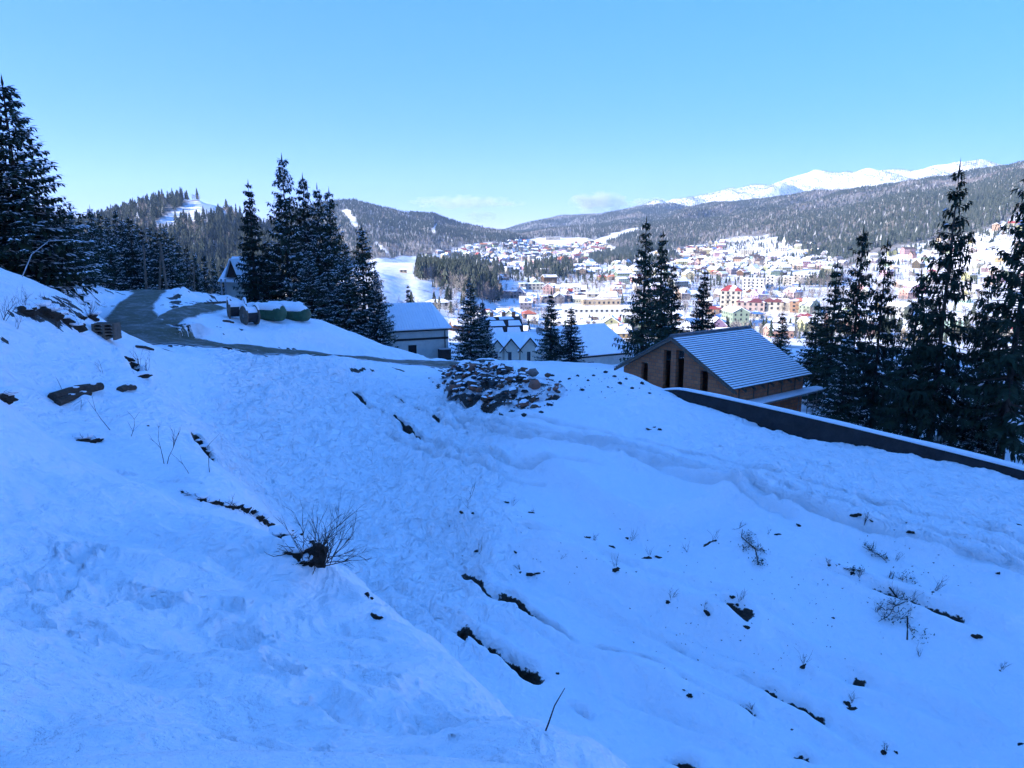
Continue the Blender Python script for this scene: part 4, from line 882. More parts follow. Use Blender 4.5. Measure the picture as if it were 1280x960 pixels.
WH, CR, PK, ORG, RED, BLU = (.74, .73, .70), (.62, .57, .48), (.52, .40, .36), (.48, .30, .20), (.30, .05, .05), (.04, .13, .42)
for a in [
 (691,300,86,16,17,.12,CR,SNOWC,4,'long pale hotel standing alone at the foot of the far forest'),(941,364,34,14,21,-.35,WH,SNOWC,7,'white many storey tower block with small windows on the hill slope'),(962,361,14,14,22,-.35,WH,SNOWC,7,'narrow grey sided tower block right next to the white one'),
 (984,356,16,14,14,-.3,CR,SNOWC,4,'leftmost of the three modern flats right of the white tower block'),(996,354,14,14,17,-.3,CR,SNOWC,5,'middle one of the three modern flats on the hill'),(1006,355,20,16,17,-.3,WH,SNOWC,5,'rightmost and largest of the three modern flats on the hill'),
 (934,318,44,14,15,-.2,CR,SNOWC,4,'long colonnaded guest house below the mountain forest'),(655,328,20,16,24,.3,PK,SNOWC,8,'pale pink high rise in the upper town'),(664,330,16,16,22,.3,CR,SNOWC,7,'cream high rise right of the pink one'),(624,342,22,14,20,.4,WH,SNOWC,6,'white block at the right end of the wooded knoll'),
 (636,343,16,16,16,.4,WH,SNOWC,5,'white block behind the wooded knoll, right of the taller one'),(603,326,26,14,12,.3,WH,SNOWC,4,'white flats above the wooded knoll'),(590,318,30,14,11,.3,CR,SNOWC,3,'cream flats above the left part of the knoll wood'),
 (680,345,14,14,15,.3,WH,SNOWC,5,'white square block in front of the dark town wood'),(664,362,40,14,10,.15,CR,SNOWC,3,'long cream terrace of flats in the middle of the town'),(640,372,26,14,9,.2,PK,(.30,.06,.06),3,'pink school with wine red roof in the middle of the town'),
 (751,381,52,12,8,.05,(.60,.48,.34),(.46,.36,.26),2,'long beige hall with flat roof in the middle of the town'),(727,375,16,12,10,.2,ORG,RED,3,'orange house with red roof above the long beige hall'),(740,376,18,12,10,.1,CR,(.45,.17,.08),3,'yellow guest house with orange roof above the long beige hall'),
 (748,391,90,14,5,.03,WH,SNOWC,1,'very long low white shed behind the bare trees'),(686,378,22,14,9,.3,PK,(.40,.08,.06),3,'pink house with red roof left of the long beige hall')]:
    block(*a)
for a in [
 (913,386,26,18,24,-.35,CR,RED,7,'tall cream hotel with bright red roof',7.0),(938,389,34,16,12,-.35,PK,(.16,.05,.05),3,'long pink wing of the red roofed hotel with dark red roof',4.5),(972,388,38,16,11,-.3,CR,(.17,.06,.05),3,'long cream building with brown roof right of the hotel',4.5),(1000,390,24,16,14,-.3,ORG,(.45,.15,.10),4,'orange building with orange roof behind the small spruce',3.5),
 (926,396,22,13,6,-.5,WH,BLU,2,'building under the largest bright blue roof',4.0),(902,401,18,12,5,-.3,CR,BLU,2,'building with bright blue roof left of the largest blue one',3.5),(944,397,16,12,5,-.6,CR,(.05,.15,.45),2,'building with blue roof right of the largest blue one',3.2),(915,402,18,12,5,-.2,CR,RED,2,'house with red roof in front of the blue roofs',3.5),
 (893,392,20,12,6,-.2,ORG,(.26,.05,.04),2,'orange house with dark red roof left of the blue roofs',3.5),(1005,402,20,14,6,-.3,CR,(.24,.05,.05),2,'house with wine red roof right of the small spruce',4.0),(979,314,22,18,11,-.2,CR,SNOWC,3,'cream villa with white spire at the edge of the mountain forest',2.0),
 (773,361,20,14,8,.1,PK,(.30,.05,.06),3,'house with purple red roof on the field above the town',4.0),(765,350,16,12,7,.2,ORG,(.55,.17,.07),2,'house with orange roof above the open town field',4.0),(752,350,18,12,7,.2,(.74,.50,.14),(.40,.07,.05),2,'bright yellow house with red roof above the open town field',3.0),
 (704,345,14,11,6,.2,(.10,.25,.5),BLU,2,'small blue house at the right end of the dark town wood',3.0),(893,343,18,14,6,-.2,ORG,(.42,.10,.07),2,'reddish villa on the slope above the single spruce',4.5),(904,322,16,12,5,-.2,CR,(.45,.12,.07),2,'villa with orange red roof left of the colonnaded guest house',3.5),(918,324,14,11,5,-.2,CR,(.45,.13,.10),2,'villa with red roof just below the colonnaded guest house',3.5),
 (1030,350,22,14,7,-.3,PK,(.42,.12,.09),2,'villa with red roof right of the modern flats',4.5),(783,413,14,11,5,.4,CR,RED,2,'small house with bright red roof beside the blue snowy roof',3.0),(1132,316,24,14,8,-.3,(.5,.25,.18),(.20,.09,.06),3,'brown lodge under the forest behind the right spruces',4.0),
 (1165,342,16,12,5,-.3,CR,RED,2,'house with red roof left of the tallest spruce crown',3.5),(1210,362,18,12,6,-.3,PK,(.40,.10,.08),2,'house with red roof seen through the tallest spruce',3.5),(1254,326,26,13,6,-.3,(.62,.46,.22),SNOWC,2,'long yellow lodge on the right slope',3.0),(1140,364,14,11,5,-.3,CR,RED,2,'small house with red roof between two right spruces',3.0),(1262,418,18,12,6,-.3,CR,RED,2,'house with bright red roof low between the right spruces',3.5),
 (660,398,16,12,6,.3,ORG,(.50,.14,.08),2,'orange roofed house above the gabled row',3.5),(610,395,14,11,5,.3,CR,(.42,.10,.07),2,'red roofed house behind the dark spruce by the pale shed',3.0),(548,384,22,11,5,.2,WH,SNOWC,2,'white farmhouse on the lower edge of the sunlit field',3.0),(504,341,12,9,5,.2,(.6,.45,.3),SNOWC,2,'small brown farmhouse at the top of the sunlit field',3.0),(585,389,16,10,4,.2,CR,SNOWC,1,'low white barn at the right end of the sunlit field',2.5)]:
    if a[9].startswith('cream villa'): block(*a[:10], hip=a[10], name='town_house', cat='house', tower=(2.2, 10))
    else: block(*a[:10], hip=a[10], name='town_house', cat='house')

# ------------------------------------------------------------------ retaining wall
NSEG = 60; ext = 1.75; pts = []
for i in range(NSEG + 1):
    p = WALL_A - WD * 1.0 + WD * ((WALL_B - WALL_A).length * ext) * i / NSEG
    g_ = hz1(p.x - WNv.x * .5, p.y - WNv.y * .5); pts.append((p.x, p.y, g_))
zz = np.array([p[2] for p in pts]); kk_ = np.arange(len(zz)); zz = np.polyval(np.polyfit(kk_[4:], zz[4:], 2), kk_)
rw_o = empty('retaining_wall', (WALL_A.x, WALL_A.y, zz[3]), 0, 'low dark retaining wall capped with snow along the plot edge', 'wall')
V1, V2, F1 = [], [], []
for i, (p, z) in enumerate(zip(pts, zz)):
    t = z + .52 * sstep(0, 6, i) + .02; nx, ny = WNv.x, WNv.y; cap = .13 + .05 * float(vnoise(i / 2.5, 0, 33))
    for dd, h_ in ((-.02, -1.5), (-.02, t - z), (.26, t - z), (.26, -3.5)): V1.append((p[0] + nx * dd - WALL_A.x, p[1] + ny * dd - WALL_A.y, z + h_ - zz[3]))
    for dd, h_ in ((-.05, .004), (-.045, cap * .7), (.03, cap), (.2, cap), (.285, cap * .6), (.29, .004)): V2.append((p[0] + nx * dd - WALL_A.x, p[1] + ny * dd - WALL_A.y, t + h_ - zz[3]))
def loftf(n, k): return [(i * k + j, i * k + (j + 1) % k, (i + 1) * k + (j + 1) % k, (i + 1) * k + j) for i in range(n - 1) for j in range(k)]
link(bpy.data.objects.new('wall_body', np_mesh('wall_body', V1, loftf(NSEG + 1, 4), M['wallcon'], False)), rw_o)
link(bpy.data.objects.new('snow_cap', np_mesh('snow_cap', V2, loftf(NSEG + 1, 6), M['snow'], True)), rw_o)

# ------------------------------------------------------------------ brick house with striped roof
BZ = -13.5
bh = empty('brick_house', (10.75, 50.0, BZ), math.atan2(-.79, .61), 'unfinished red clay block house with snow striped tile roof behind the wall', 'house')
EZ, RZ, HW, RL = 4.25, 7.1, 5.25, 8.9
def roofz(x): return RZ - .22 - (RZ - EZ) * abs(x) / HW
gw = MB(); open_ = [(-3.05, -2.4, 1.6), (-1.0, -.35, 1.0), (.1, .8, 1.0), (2.2, 2.85, 1.6)]; edges = [-4.75] + [v for o_ in open_ for v in o_[:2]] + [4.75]
for a, b in zip(edges[::2], edges[1::2]):
    top = [(a, .5, roofz(a)), (b, .5, roofz(b))]
    if a < 0 < b: top = [(a, .5, roofz(a)), (0, .5, roofz(0)), (b, .5, roofz(b))]
    gw.prism([(b, .5, -1.5), (a, .5, -1.5)] + top, (0, .3, 0))
for a, b, sill in open_:
    gw.box(a, b, .5, .8, -1.5, sill); tz_ = min(roofz(a), roofz(b)) - .35; gw.prism([(b, .5, tz_), (a, .5, tz_), (a, .5, roofz(a)), (b, .5, roofz(b))], (0, .3, 0))
gw.build('gable_wall', M['brick'], bh)
MB().box(4.45, 4.75, .803, RL - .5, -1.5, roofz(4.75)).box(-4.75, -4.45, .803, RL - .5, -1.5, roofz(4.75)).prism([(4.75, RL - .5, -1.5), (-4.75, RL - .5, -1.5), (-4.75, RL - .5, roofz(4.75)), (0, RL - .5, roofz(0)), (4.75, RL - .5, roofz(4.75))], (0, .3, 0)).box(-4.45, 4.45, .803, RL - .5, 1.0, 1.2).build('side_wall', M['brick'], bh)
for a, b, sill in open_:
    sl_ = MB().box(a - .05, b + .05, .42, .62, sill + .002, sill + .06).build('window_sill', M['concrete'], bh)
ncs = 27
for sgn in (1, -1):
    for k in range(ncs):
        f0, f1 = k / ncs, (k + 1.12) / ncs; x0, x1 = sgn * HW * f0, sgn * HW * min(f1, 1.01); z0 = RZ - (RZ - EZ) * f0 - .03; z1 = RZ - (RZ - EZ) * min(f1, 1.01) + .03
        jit = .02 * rnd.random(); a = (x0, -.0 - jit, z0); b = (x1, -.0 - jit, z1); c = (x1, RL + jit, z1); d = (x0, RL + jit, z0)
        row = MB().slab(*((a, b, c, d) if sgn > 0 else (d, c, b, a)), .045).build('tile_course', M['tile'], bh)
        if sgn > 0 and k > 0:                        # snow lies on the lower part of each course
            m0 = .10 + .1 * rnd.random(); up = Vector((sgn * .28, 0, .55)) * .03; A, B, C, D = [Vector(p) + up for p in (Vector(a).lerp(Vector(b), m0), Vector(a).lerp(Vector(b), .91), Vector(d).lerp(Vector(c), .91), Vector(d).lerp(Vector(c), m0))]
            MB().slab(A, B, C, D, .02).build('snow_strip', M['snow'], row)
MB().tube([(0, -.05, RZ + .02), (0, RL + .05, RZ + .02)], .09, 8).build('ridge_cap', M['tile'], bh)
for sgn in (1, -1): MB().prism([(0, -.02, RZ - .1), (sgn * HW, -.02, EZ - .1), (sgn * HW, -.02, EZ - .3), (0, -.02, RZ - .32)], (0, .05, 0)).build('barge_board', M['wood'], bh)
for k in range(9): y_ = .3 + k * 1.03; MB().prism([(3.2, y_, roofz(3.2) - .02), (HW - .05, y_, roofz(HW) - .02), (HW - .05, y_, roofz(HW) - .18), (3.2, y_, roofz(3.2) - .18)], (0, .09, 0)).build('rafter', M['wood'], bh)
bs = MB().box(4.753, 5.75, .1, RL + 1.4, 3.0, 3.10).build('balcony_slab', M['concrete'], bh); MB().box(4.76, 5.77, .08, RL + 1.42, 3.103, 3.17).build('snow', M['snow'], bs)
for k in range(5): MB().box(4.753, 4.80, 1.2 + k * 1.6, 1.28 + k * 1.6, 3.22, roofz(4.8)).build('porch_post', M['wood'], bh)
scf = empty('scaffold', tuple(bh.matrix_basis @ Vector((6.0, 7.2, 0))), bh.rotation_euler[2], 'thin steel scaffold under the porch of the brick house', 'scaffold')
gz = hz1(scf.location.x, scf.location.y) - BZ - .3
for i in range(4):
    for j in range(2): MB().tube([(-.6 + j * 1.1, i * 1.15, gz), (-.6 + j * 1.1, i * 1.15, 2.93)], .03, 6).build('standard', M['metal'], scf)
for i in range(3): MB().tube([(.5, i * 1.15, gz + (.2 if i % 2 else 2)), (.5, (i + 1) * 1.15, gz + (2 if i % 2 else .2))], .022, 6).build('brace', M['metal'], scf)
for z_ in (gz + .5, gz + 1.9):
    for j in range(2): MB().tube([(-.6 + j * 1.1, -.1, z_), (-.6 + j * 1.1, 3.6, z_)], .025, 6).build('ledger', M['metal'], scf)
pr = MB().tube([(4.9, .2, 2.9), (6.1, .2, 1.2)], .05, 6).build('strut', M['wood'], bh)

# ------------------------------------------------------------------ generic gabled building in local space
def gabled(name, loc, rz, L, D, zb, ze, zr, wallm, label, roofm=None, hipR=0.0, ov=.4, th=.12, rooft=.0, cat='house', roofcol=None):
    o = empty(name, loc, rz, label, cat); x, y = L / 2, D / 2
    w_ = MB().prism([(-x, -y, zb), (-x, y, zb), (-x, y, ze), (-x, 0, zr - .1), (-x, -y, ze)], (L - (hipR if hipR else 0), 0, 0))
    if hipR: w_.box(x - hipR, x, -y + .001, y - .001, zb, ze)
    w_.build('wall', wallm, o); sl_ = (zr - ze) / y; e = ze - ov * sl_; X = x + ov; Y = y + ov; xr = X - hipR * 1.0
    r_ = MB().slab((-X, -Y, e + th), (X, -Y, e + th), (xr, 0, zr + th), (-X, 0, zr + th), th).slab((X, Y, e + th), (-X, Y, e + th), (-X, 0, zr + th), (xr, 0, zr + th), th)
    if hipR: r_.poly([(X, -Y, e + th), (X, Y, e + th), (xr, 0, zr + th)])
    rr = r_.build('roof', roofm or M['snow'], o)
    return o, rr, dict(x=x, y=y, e=e, X=X, Y=Y, sl=sl_, xr=xr)
# pale shed
A_ = at(489, 412, 78); B_ = at(560, 407, 80.5); Lh = math.hypot(B_.x - A_.x, B_.y - A_.y); rz = math.atan2(B_.y - A_.y, B_.x - A_.x); cx = (A_.x + B_.x) / 2 - math.sin(rz) * 3.2; cyy = (A_.y + B_.y) / 2 + math.cos(rz) * 3.2
ze = (A_.z + B_.z) / 2; zg = min(hz1(cx, cyy), ze - 4.2) - .5
sh, rf, q = gabled('pale_shed', (cx, cyy, zg), rz, Lh, 6.4, -1, ze - zg, ze - zg + 2.3, M['plaster'], 'pale plastered shed with smooth snowy roof beside the road', hipR=1.2, ov=.35)
for k in range(22):                                  # sheet ribs showing as ridges in the snow
    x_ = -q['X'] + .25 + k * (Lh + .3) / 22
    if x_ > q['xr'] - .1: break
    MB().slab((x_, -q['Y'] + .02, q['e'] + .125), (x_ + .05, -q['Y'] + .02, q['e'] + .125), (x_ + .05, -.05, ze - zg + 2.425 - .02), (x_, -.05, ze - zg + 2.425 - .02), -.075).build('roof_rib', M['snow'], rf)
y0 = -3.2
MB().box(-Lh / 2 - .03, Lh / 2 + .03, y0 - .05, y0 - .003, ze - zg - 1.35, ze - zg - 1.12).build('string_course', M['darkwood'], sh)
MB().box(-q['X'], q['X'], y0 - .36, y0 - .30, q['e'] - .12, q['e'] + .02).build('gutter', M['darkwood'], sh)
wz = ze - zg - 3.2
win = MB().box(-1.35, -.45, y0 - .04, y0 - .003, wz, wz + 1.35).build('window', M['dark'], sh); MB().box(-1.45, -.35, y0 - .03, y0 - .002, wz - .12, wz - .02).build('sill', M['concrete'], win)
ax = MB().box(1.95, 3.15, y0 - .9, y0 - .003, -1, ze - zg - 2.4).build('door_porch', M['darkwood'], sh); MB().box(1.9, 3.2, y0 - .95, y0 - .01, ze - zg - 2.397, ze - zg - 2.33).build('snow', M['frost'], ax)
MB().tube([(2.75, y0 - .08, ze - zg - .2), (2.75, y0 - .08, -.5)], .05, 6).build('downpipe', M['darkwood'], sh)

# gabled row of holiday homes
c_ = at(645, 447, 140); rz = .12
zg = hz1(c_.x, c_.y); zg = max(zg, c_.z - 1.0) 
ro, rf, q = gabled('row_house', (c_.x + 1.0, c_.y + 4, zg - .3), rz, 13.0, 8.0, -3, 3.3, 5.6, M['cream'], 'gabled row of pale holiday homes with dark timber trim', ov=.5)
for i, (gx_, gw_, gh) in enumerate([(-5.2, 1.7, 5.1), (-2.6, 1.9, 5.3), (1.0, 2.1, 5.4), (4.9, 2.6, 6.0)]):
    bay = MB().prism([(gx_ - gw_ + .3, -5.2, -3), (gx_ + gw_ - .3, -5.2, -3), (gx_ + gw_ - .3, -5.2, 3.0), (gx_, -5.2, gh - .35), (gx_ - gw_ + .3, -5.2, 3.0)], (0, 4.2, 0)).build('gable_bay', M['cream'], ro)
    for s_ in (-1, 1):
        MB().slab(*((((gx_, -5.7, gh), (gx_ + gw_ + .2, -5.7, 2.75), (gx_ + gw_ + .2, -.5, 2.75), (gx_, -.5, gh))) if s_ > 0 else (((gx_, -5.7, gh + .003), (gx_, -.5, gh + .003), (gx_ - gw_ - .2, -.5, 2.75), (gx_ - gw_ - .2, -5.7, 2.75)))), -.16 if s_ < 0 else .16).build('gable_roof', M['snow'], bay)
        MB().prism([(gx_, -5.75, gh - .05), (gx_ + s_ * (gw_ + .25), -5.75, 2.65), (gx_ + s_ * (gw_ + .25), -5.75, 2.38), (gx_, -5.75, gh - .4)], (0, .09, 0)).build('barge_board', M['darkwood'], bay)
    MB().box(gx_ - .55, gx_ + .1, -5.26, -5.203, .6, 2.6).build('window', M['glass'], bay); MB().box(gx_ - gw_ + .3, gx_ + gw_ - .3, -5.25, -5.204, .05, .25).build('floor_band', M['darkwood'], bay)
MB().box(3.0, 4.2, -.4, .5, 4.8, 6.4).build('chimney', M['concrete'], ro)
# dark roofed house behind the row
c_ = at(626, 412, 165); gam = empty('gambrel_house', (c_.x, c_.y + 2, c_.z - 3.5), .25, 'dark house with curved gambrel roof patched with snow behind the gabled row', 'house')
prof = [(-4.2, 2.6), (-3.7, 4.3), (-2.2, 5.6), (0, 6.2), (2.2, 5.6), (3.7, 4.3), (4.2, 2.6)]
MB().prism([(-3.6, -3.5, -4), (-3.6, 3.5, -4), (-3.6, 3.5, 3)] + [(-3.6, y_ * .8, z_ - .2) for y_, z_ in prof[::-1][1:-1]] + [(-3.6, -3.5, 3)], (7.2, 0, 0)).build('wall', M['plaster'], gam)
rfm = MB()
for (a, b), (c, d) in zip(prof[:-1], prof[1:]): rfm.slab((-4.2, a, b), (4.2, a, b), (4.2, c, d), (-4.2, c, d), .2)
g_rf = rfm.build('roof', M['darkwood'], gam)
for (x0, x1, i) in [(-3.9, -.3, 0), (.4, 3.6, 0), (-3.4, .2, 1), (.9, 3.9, 1), (-3.9, -1.6, 2), (-.8, 2.6, 2)]:
    (a, b), (c, d) = prof[i], prof[i + 1]; A = Vector((0, a, b)).lerp(Vector((0, c, d)), .12); B = Vector((0, a, b)).lerp(Vector((0, c, d)), .9); up = Vector((0, -.10, .10))
    MB().slab((x0, A.y - .08, A.z + .1), (x1, A.y - .08, A.z + .1), (x1 - .3, B.y - .08, B.z + .1), (x0 + .2, B.y - .08, B.z + .1), .06).build('snow_patch', M['snow'], g_rf)
for cx_ in (-2.5, .3, 2.6): MB().box(cx_, cx_ + .7, -.3, .4, 5.8, 7.2).build('chimney', M['brick'], gam)
# broad blue-shaded snowy roof
A_ = at(722, 443, 110); B_ = at(790, 435, 115); rz = math.atan2(B_.y - A_.y, B_.x - A_.x); Lh = math.hypot(B_.x - A_.x, B_.y - A_.y) + 1.5; cx = (A_.x + B_.x) / 2 - math.sin(rz) * 4.2 - .6; cyy = (A_.y + B_.y) / 2 + math.cos(rz) * 4.2; ze = (A_.z + B_.z) / 2
zg = hz1(cx, cyy); br_, rf, q = gabled('villa', (cx, cyy, zg), rz, Lh, 8.4, -4, ze - zg, ze - zg + 3.6, M['plaster'], 'villa under a broad smooth snow roof left of the brick house', hipR=3.0, ov=.6)
MB().box(-q['X'], q['X'], -q['Y'] - .05, -q['Y'] + .03, q['e'] - .22, q['e'] + .02).build('fascia', M['darkwood'], br_)
rl = MB().box(1.6, 4.2, -q['Y'] - .35, -q['Y'] - .25, q['e'] - .9, q['e'] - .82).build('balcony_rail', M['frost'], br_)
for k in range(8): MB().box(1.6 + k * .36, 1.68 + k * .36, -q['Y'] - .33, -q['Y'] - .27, q['e'] - .82, q['e'] - .3).build('baluster', M['frost'], rl)
MB().box(-2.6, -1.4, -4.26, -4.203, q['e'] - 2.4, q['e'] - 1.0).build('window', M['glass'], br_)
# chalet left of the spruces
c_ = at(313, 372, 82); zg = hz1(c_.x, c_.y); zt = at(300, 322, 82).z - zg
ch, rf, q = gabled('chalet', (c_.x, c_.y, zg), -.3, 3.0, 4.4, -1.5, zt - 2.1, zt, M['plaster'], 'small chalet with steep snowy roof and white window beside the slim spruce', ov=.5)
for s_ in (-1, 1): MB().prism([(-q['X'] - .05, 0, zt + .1), (-q['X'] - .05, s_ * q['Y'], q['e'] + .1), (-q['X'] - .05, s_ * q['Y'], q['e'] - .25), (-q['X'] - .05, 0, zt - .25)], (.08, 0, 0)).build('barge_board', M['darkwood'], ch)
dm = MB().prism([(-.9, -2.6, zt - 2.0), (.5, -2.6, zt - 2.0), (-.2, -2.6, zt - .2)], (0, 2.2, 0)).build('dormer', M['darkwood'], ch)
for s_ in (-1, 1): MB().slab(*(((-.2, -2.75, zt - .1), (.65, -2.75, zt - 2.1), (.65, -.3, zt - 2.1), (-.2, -.3, zt - .1)) if s_ > 0 else ((-.2, -2.75, zt - .097), (-.2, -.3, zt - .097), (-1.05, -.3, zt - 2.1), (-1.05, -2.75, zt - 2.1))), .12 * -1).build('dormer_roof', M['snow'], dm)
wn = MB().box(-.1, .75, -2.58, -2.503, .6, 1.9).build('window', M['glass'], ch)
for (a, b, c, d) in [(-.22, -.1, .5, 2.0), (.75, .87, .5, 2.0), (-.1, .75, 1.9, 2.02), (-.1, .75, .48, .6)]: MB().box(a, b, -2.62, -2.504, c, d).build('frame', M['frost'], wn)
for cx_ in (-1.6, -1.1): MB().box(cx_, cx_ + .12, -2.75, -2.6, -1, zt - 2.2).build('porch_post', M['frost'], ch)

# ------------------------------------------------------------------ cable drums, tanks, crate, poles
def drum(px_, py_, Y, ang, d, wd, label):
    p = at(px_, py_, Y); z = hz1(p.x, p.y); o = empty('cable_drum', (p.x, p.y, z), ang, label, 'cable drum', 'cable drums by the tanks'); r_ = d / 2
    for s_ in (-1, 1):
        fl = MB().tube([(s_ * wd / 2 - .04, 0, r_ - .05), (s_ * wd / 2 + .04, 0, r_ - .05)], r_, 26).build('flange', M['wood'], o)
        MB().tube([(s_ * (wd / 2 + .045), 0, r_ - .05), (s_ * (wd / 2 + .07), 0, r_ - .05)], .12, 10).build('hub', M['metal'], fl)
        for k in range(6): t = k * math.pi / 3; MB().tube([(s_ * (wd / 2 + .05), .7 * r_ * math.cos(t), r_ - .05 + .7 * r_ * math.sin(t)), (s_ * (wd / 2 + .065), .7 * r_ * math.cos(t), r_ - .05 + .7 * r_ * math.sin(t))], .03, 6).build('bolt', M['metal'], fl)
    MB().tube([(-wd / 2 + .045, 0, r_ - .05), (wd / 2 - .045, 0, r_ - .05)], r_ * .72, 22).build('cable_winding', M['black'], o)
    vs, n = [], 9
    m = MB()
    for i in range(n - 1):
        t0, t1 = [R(35 + 110 * (i + k) / (n - 1)) for k in (0, 1)]; q0, q1 = r_ + .012, r_ + .012
        e0 = .13 * math.sin(math.pi * i / (n - 1)) ; e1 = .13 * math.sin(math.pi * (i + 1) / (n - 1))
        for s_ in (-1, 1):
            xa, xb = s_ * wd / 2 - .06, s_ * wd / 2 + .06; c0, s0, c1, s1 = math.cos(t0), math.sin(t0), math.cos(t1), math.sin(t1)
            m.quad((xa, (q0 + e0) * c0, r_ - .05 + (q0 + e0) * s0), (xb, (q0 + e0) * c0, r_ - .05 + (q0 + e0) * s0), (xb, (q1 + e1) * c1, r_ - .05 + (q1 + e1) * s1), (xa, (q1 + e1) * c1, r_ - .05 + (q1 + e1) * s1))
            m.quad((xa, q0 * c0, r_ - .05 + q0 * s0), (xa, (q0 + e0) * c0, r_ - .05 + (q0 + e0) * s0), (xa, (q1 + e1) * c1, r_ - .05 + (q1 + e1) * s1), (xa, q1 * c1, r_ - .05 + q1 * s1))
            m.quad((xb, q0 * c0, r_ - .05 + q0 * s0), (xb, (q0 + e0) * c0, r_ - .05 + (q0 + e0) * s0), (xb, (q1 + e1) * c1, r_ - .05 + (q1 + e1) * s1), (xb, q1 * c1, r_ - .05 + q1 * s1))
    m.build('snow', M['snow'], o)['kind'] = 'stuff'
    m2 = MB(); rr2 = r_ * .72
    prof_ = [(math.cos(t), math.sin(t)) for t in [R(25 + 130 * i / 12) for i in range(13)]]
    a = [(-wd / 2 + .05, (rr2 + .01 + .10 * math.sin(math.pi * i / 12)) * c, r_ - .05 + (rr2 + .01 + .10 * math.sin(math.pi * i / 12)) * s) for i, (c, s) in enumerate(prof_)] + [(-wd / 2 + .05, (rr2 + .005) * c, r_ - .05 + (rr2 + .005) * s) for c, s in prof_[::-1]]
    m2.prism(a, (wd - .1, 0, 0)).build('snow_blanket', M['snow'], o)
drum(297, 399, 50.5, .5, 1.35, 1.05, 'cable drum with pale wooden flange farther left by the tanks')
drum(313, 405, 49.3, .75, 1.3, .8, 'dark cable drum with snow on its rim in front of the tanks')
def tank(px_, py_, Y, ang, d, L, label):
    d *= .84; p = at(px_, py_, Y); z = hz1(p.x, p.y); o = empty('storage_tank', (p.x, p.y, z), ang, label, 'tank', 'green tanks by the spruces'); r_ = d / 2; zc = r_ - .06
    xs = [-L / 2, -L / 2 + .03, -L / 2 + .15, -L / 2 + .3, L / 2 - .3, L / 2 - .15, L / 2 - .03, L / 2]; rs = [r_ * .3, r_ * .72, r_ * .93, r_, r_, r_ * .93, r_ * .72, r_ * .3]
    MB().tube([(x_, 0, zc) for x_ in xs], rs, 24).build('shell', M['tank'], o, True)
    for x_ in np.linspace(-L / 2 + .5, L / 2 - .5, 4): MB().tube([(x_ - .05, 0, zc), (x_ + .05, 0, zc)], r_ + .02, 24).build('rib', M['tank'], o)
    pr_ = [(math.cos(R(28 + 124 * i / 12)), math.sin(R(28 + 124 * i / 12)), .03 + .14 * math.sin(math.pi * i / 12)) for i in range(13)]
    V_, n = [], 15
    for j in range(n):
        x_ = -L / 2 + .1 + (L - .2) * j / (n - 1); sc_ = 1 - .35 * (abs(2 * j / (n - 1) - 1) ** 5); wob = 1 + .35 * rnd.uniform(-1, 1)
        for c, s, e in pr_: V_.append((x_, (r_ * sc_ + e * wob) * c, zc + (r_ * sc_ + e * wob) * s))
        for c, s, e in pr_[::-1]: V_.append((x_, (r_ * sc_ * .98) * c, zc + (r_ * sc_ * .98) * s))
    k = 26; link(bpy.data.objects.new('snow', np_mesh('snow', V_, [f[::-1] for f in loftf(n, k)], M['snow'], True)), o)
tank(330, 396, 52.0, -.35, 1.25, 3.4, 'green cylindrical tank under snow directly behind the dark cable drum')
tank(357, 393, 55.0, -.2, 1.25, 3.2, 'green cylindrical tank farthest back by the spruce clump')
tank(367, 397, 53.2, -.35, 1.15, 2.6, 'shorter green tank at the right end of the row of tanks')
def crate():
    p = at(135, 430, 29.6); z = hz1(p.x, p.y); o = empty('pallet_stack', (p.x, p.y, z), .15, 'small stack of grey slatted pallets in the snow beside the road', 'pallets')
    for k in range(5):
        zz_ = .02 + k * .13; MB().box(-.42, .42, -.35, .35, zz_ + .07, zz_ + .105).build('deck_board', M['wood'], o)
        for x_ in (-.38, 0, .38): MB().box(x_ - .05, x_ + .05, -.34, .34, zz_ - .02, zz_ + .067).build('bearer', M['wood'], o)
        for j in range(3): MB().box(-.425, .425, -.36 + j * .3, -.28 + j * .3, zz_ + .107, zz_ + .118).build('slat', M['wood'], o)
crate()
def pole(px_, py0, py1, Y, dpx, label, r_=.11, two=None):
    b = at(px_, py1, Y); z = hz1(b.x, b.y); t = at(px_ + dpx, py0, Y); o = empty('utility_pole', (b.x, b.y, z), 0, label, 'pole', 'poles at the road bend')
    MB().tube([(0, 0, -.6), (t.x - b.x, 0, t.z - z)], [r_, r_ * .75], 8).build('shaft', M['wood'], o)
    if two: MB().tube([(two, .1, -.6), (t.x - b.x + .05, .05, t.z - z - .1)], [r_ * .9, r_ * .7], 8).build('stay_pole', M['wood'], o)
    MB().tube([(t.x - b.x - .5, 0, t.z - z - .25), (t.x - b.x + .5, 0, t.z - z - .25)], .035, 6).build('crossarm', M['darkwood'], o)
    for s_ in (-.42, .42): MB().tube([(t.x - b.x + s_, 0, t.z - z - .22), (t.x - b.x + s_, 0, t.z - z - .05)], .04, 6).build('insulator', M['frost'], o)
pole(183, 306, 362, 61, -4, 'leaning timber pole in front of the spruce wood at the road bend'); pole(209, 302, 360, 60, -9, 'paired timber pole braced by a second pole on the roadside snow heap', two=-.75); pole(243, 330, 368, 66, -1, 'thin dark pole right of the braced pair at the wood edge', .07)

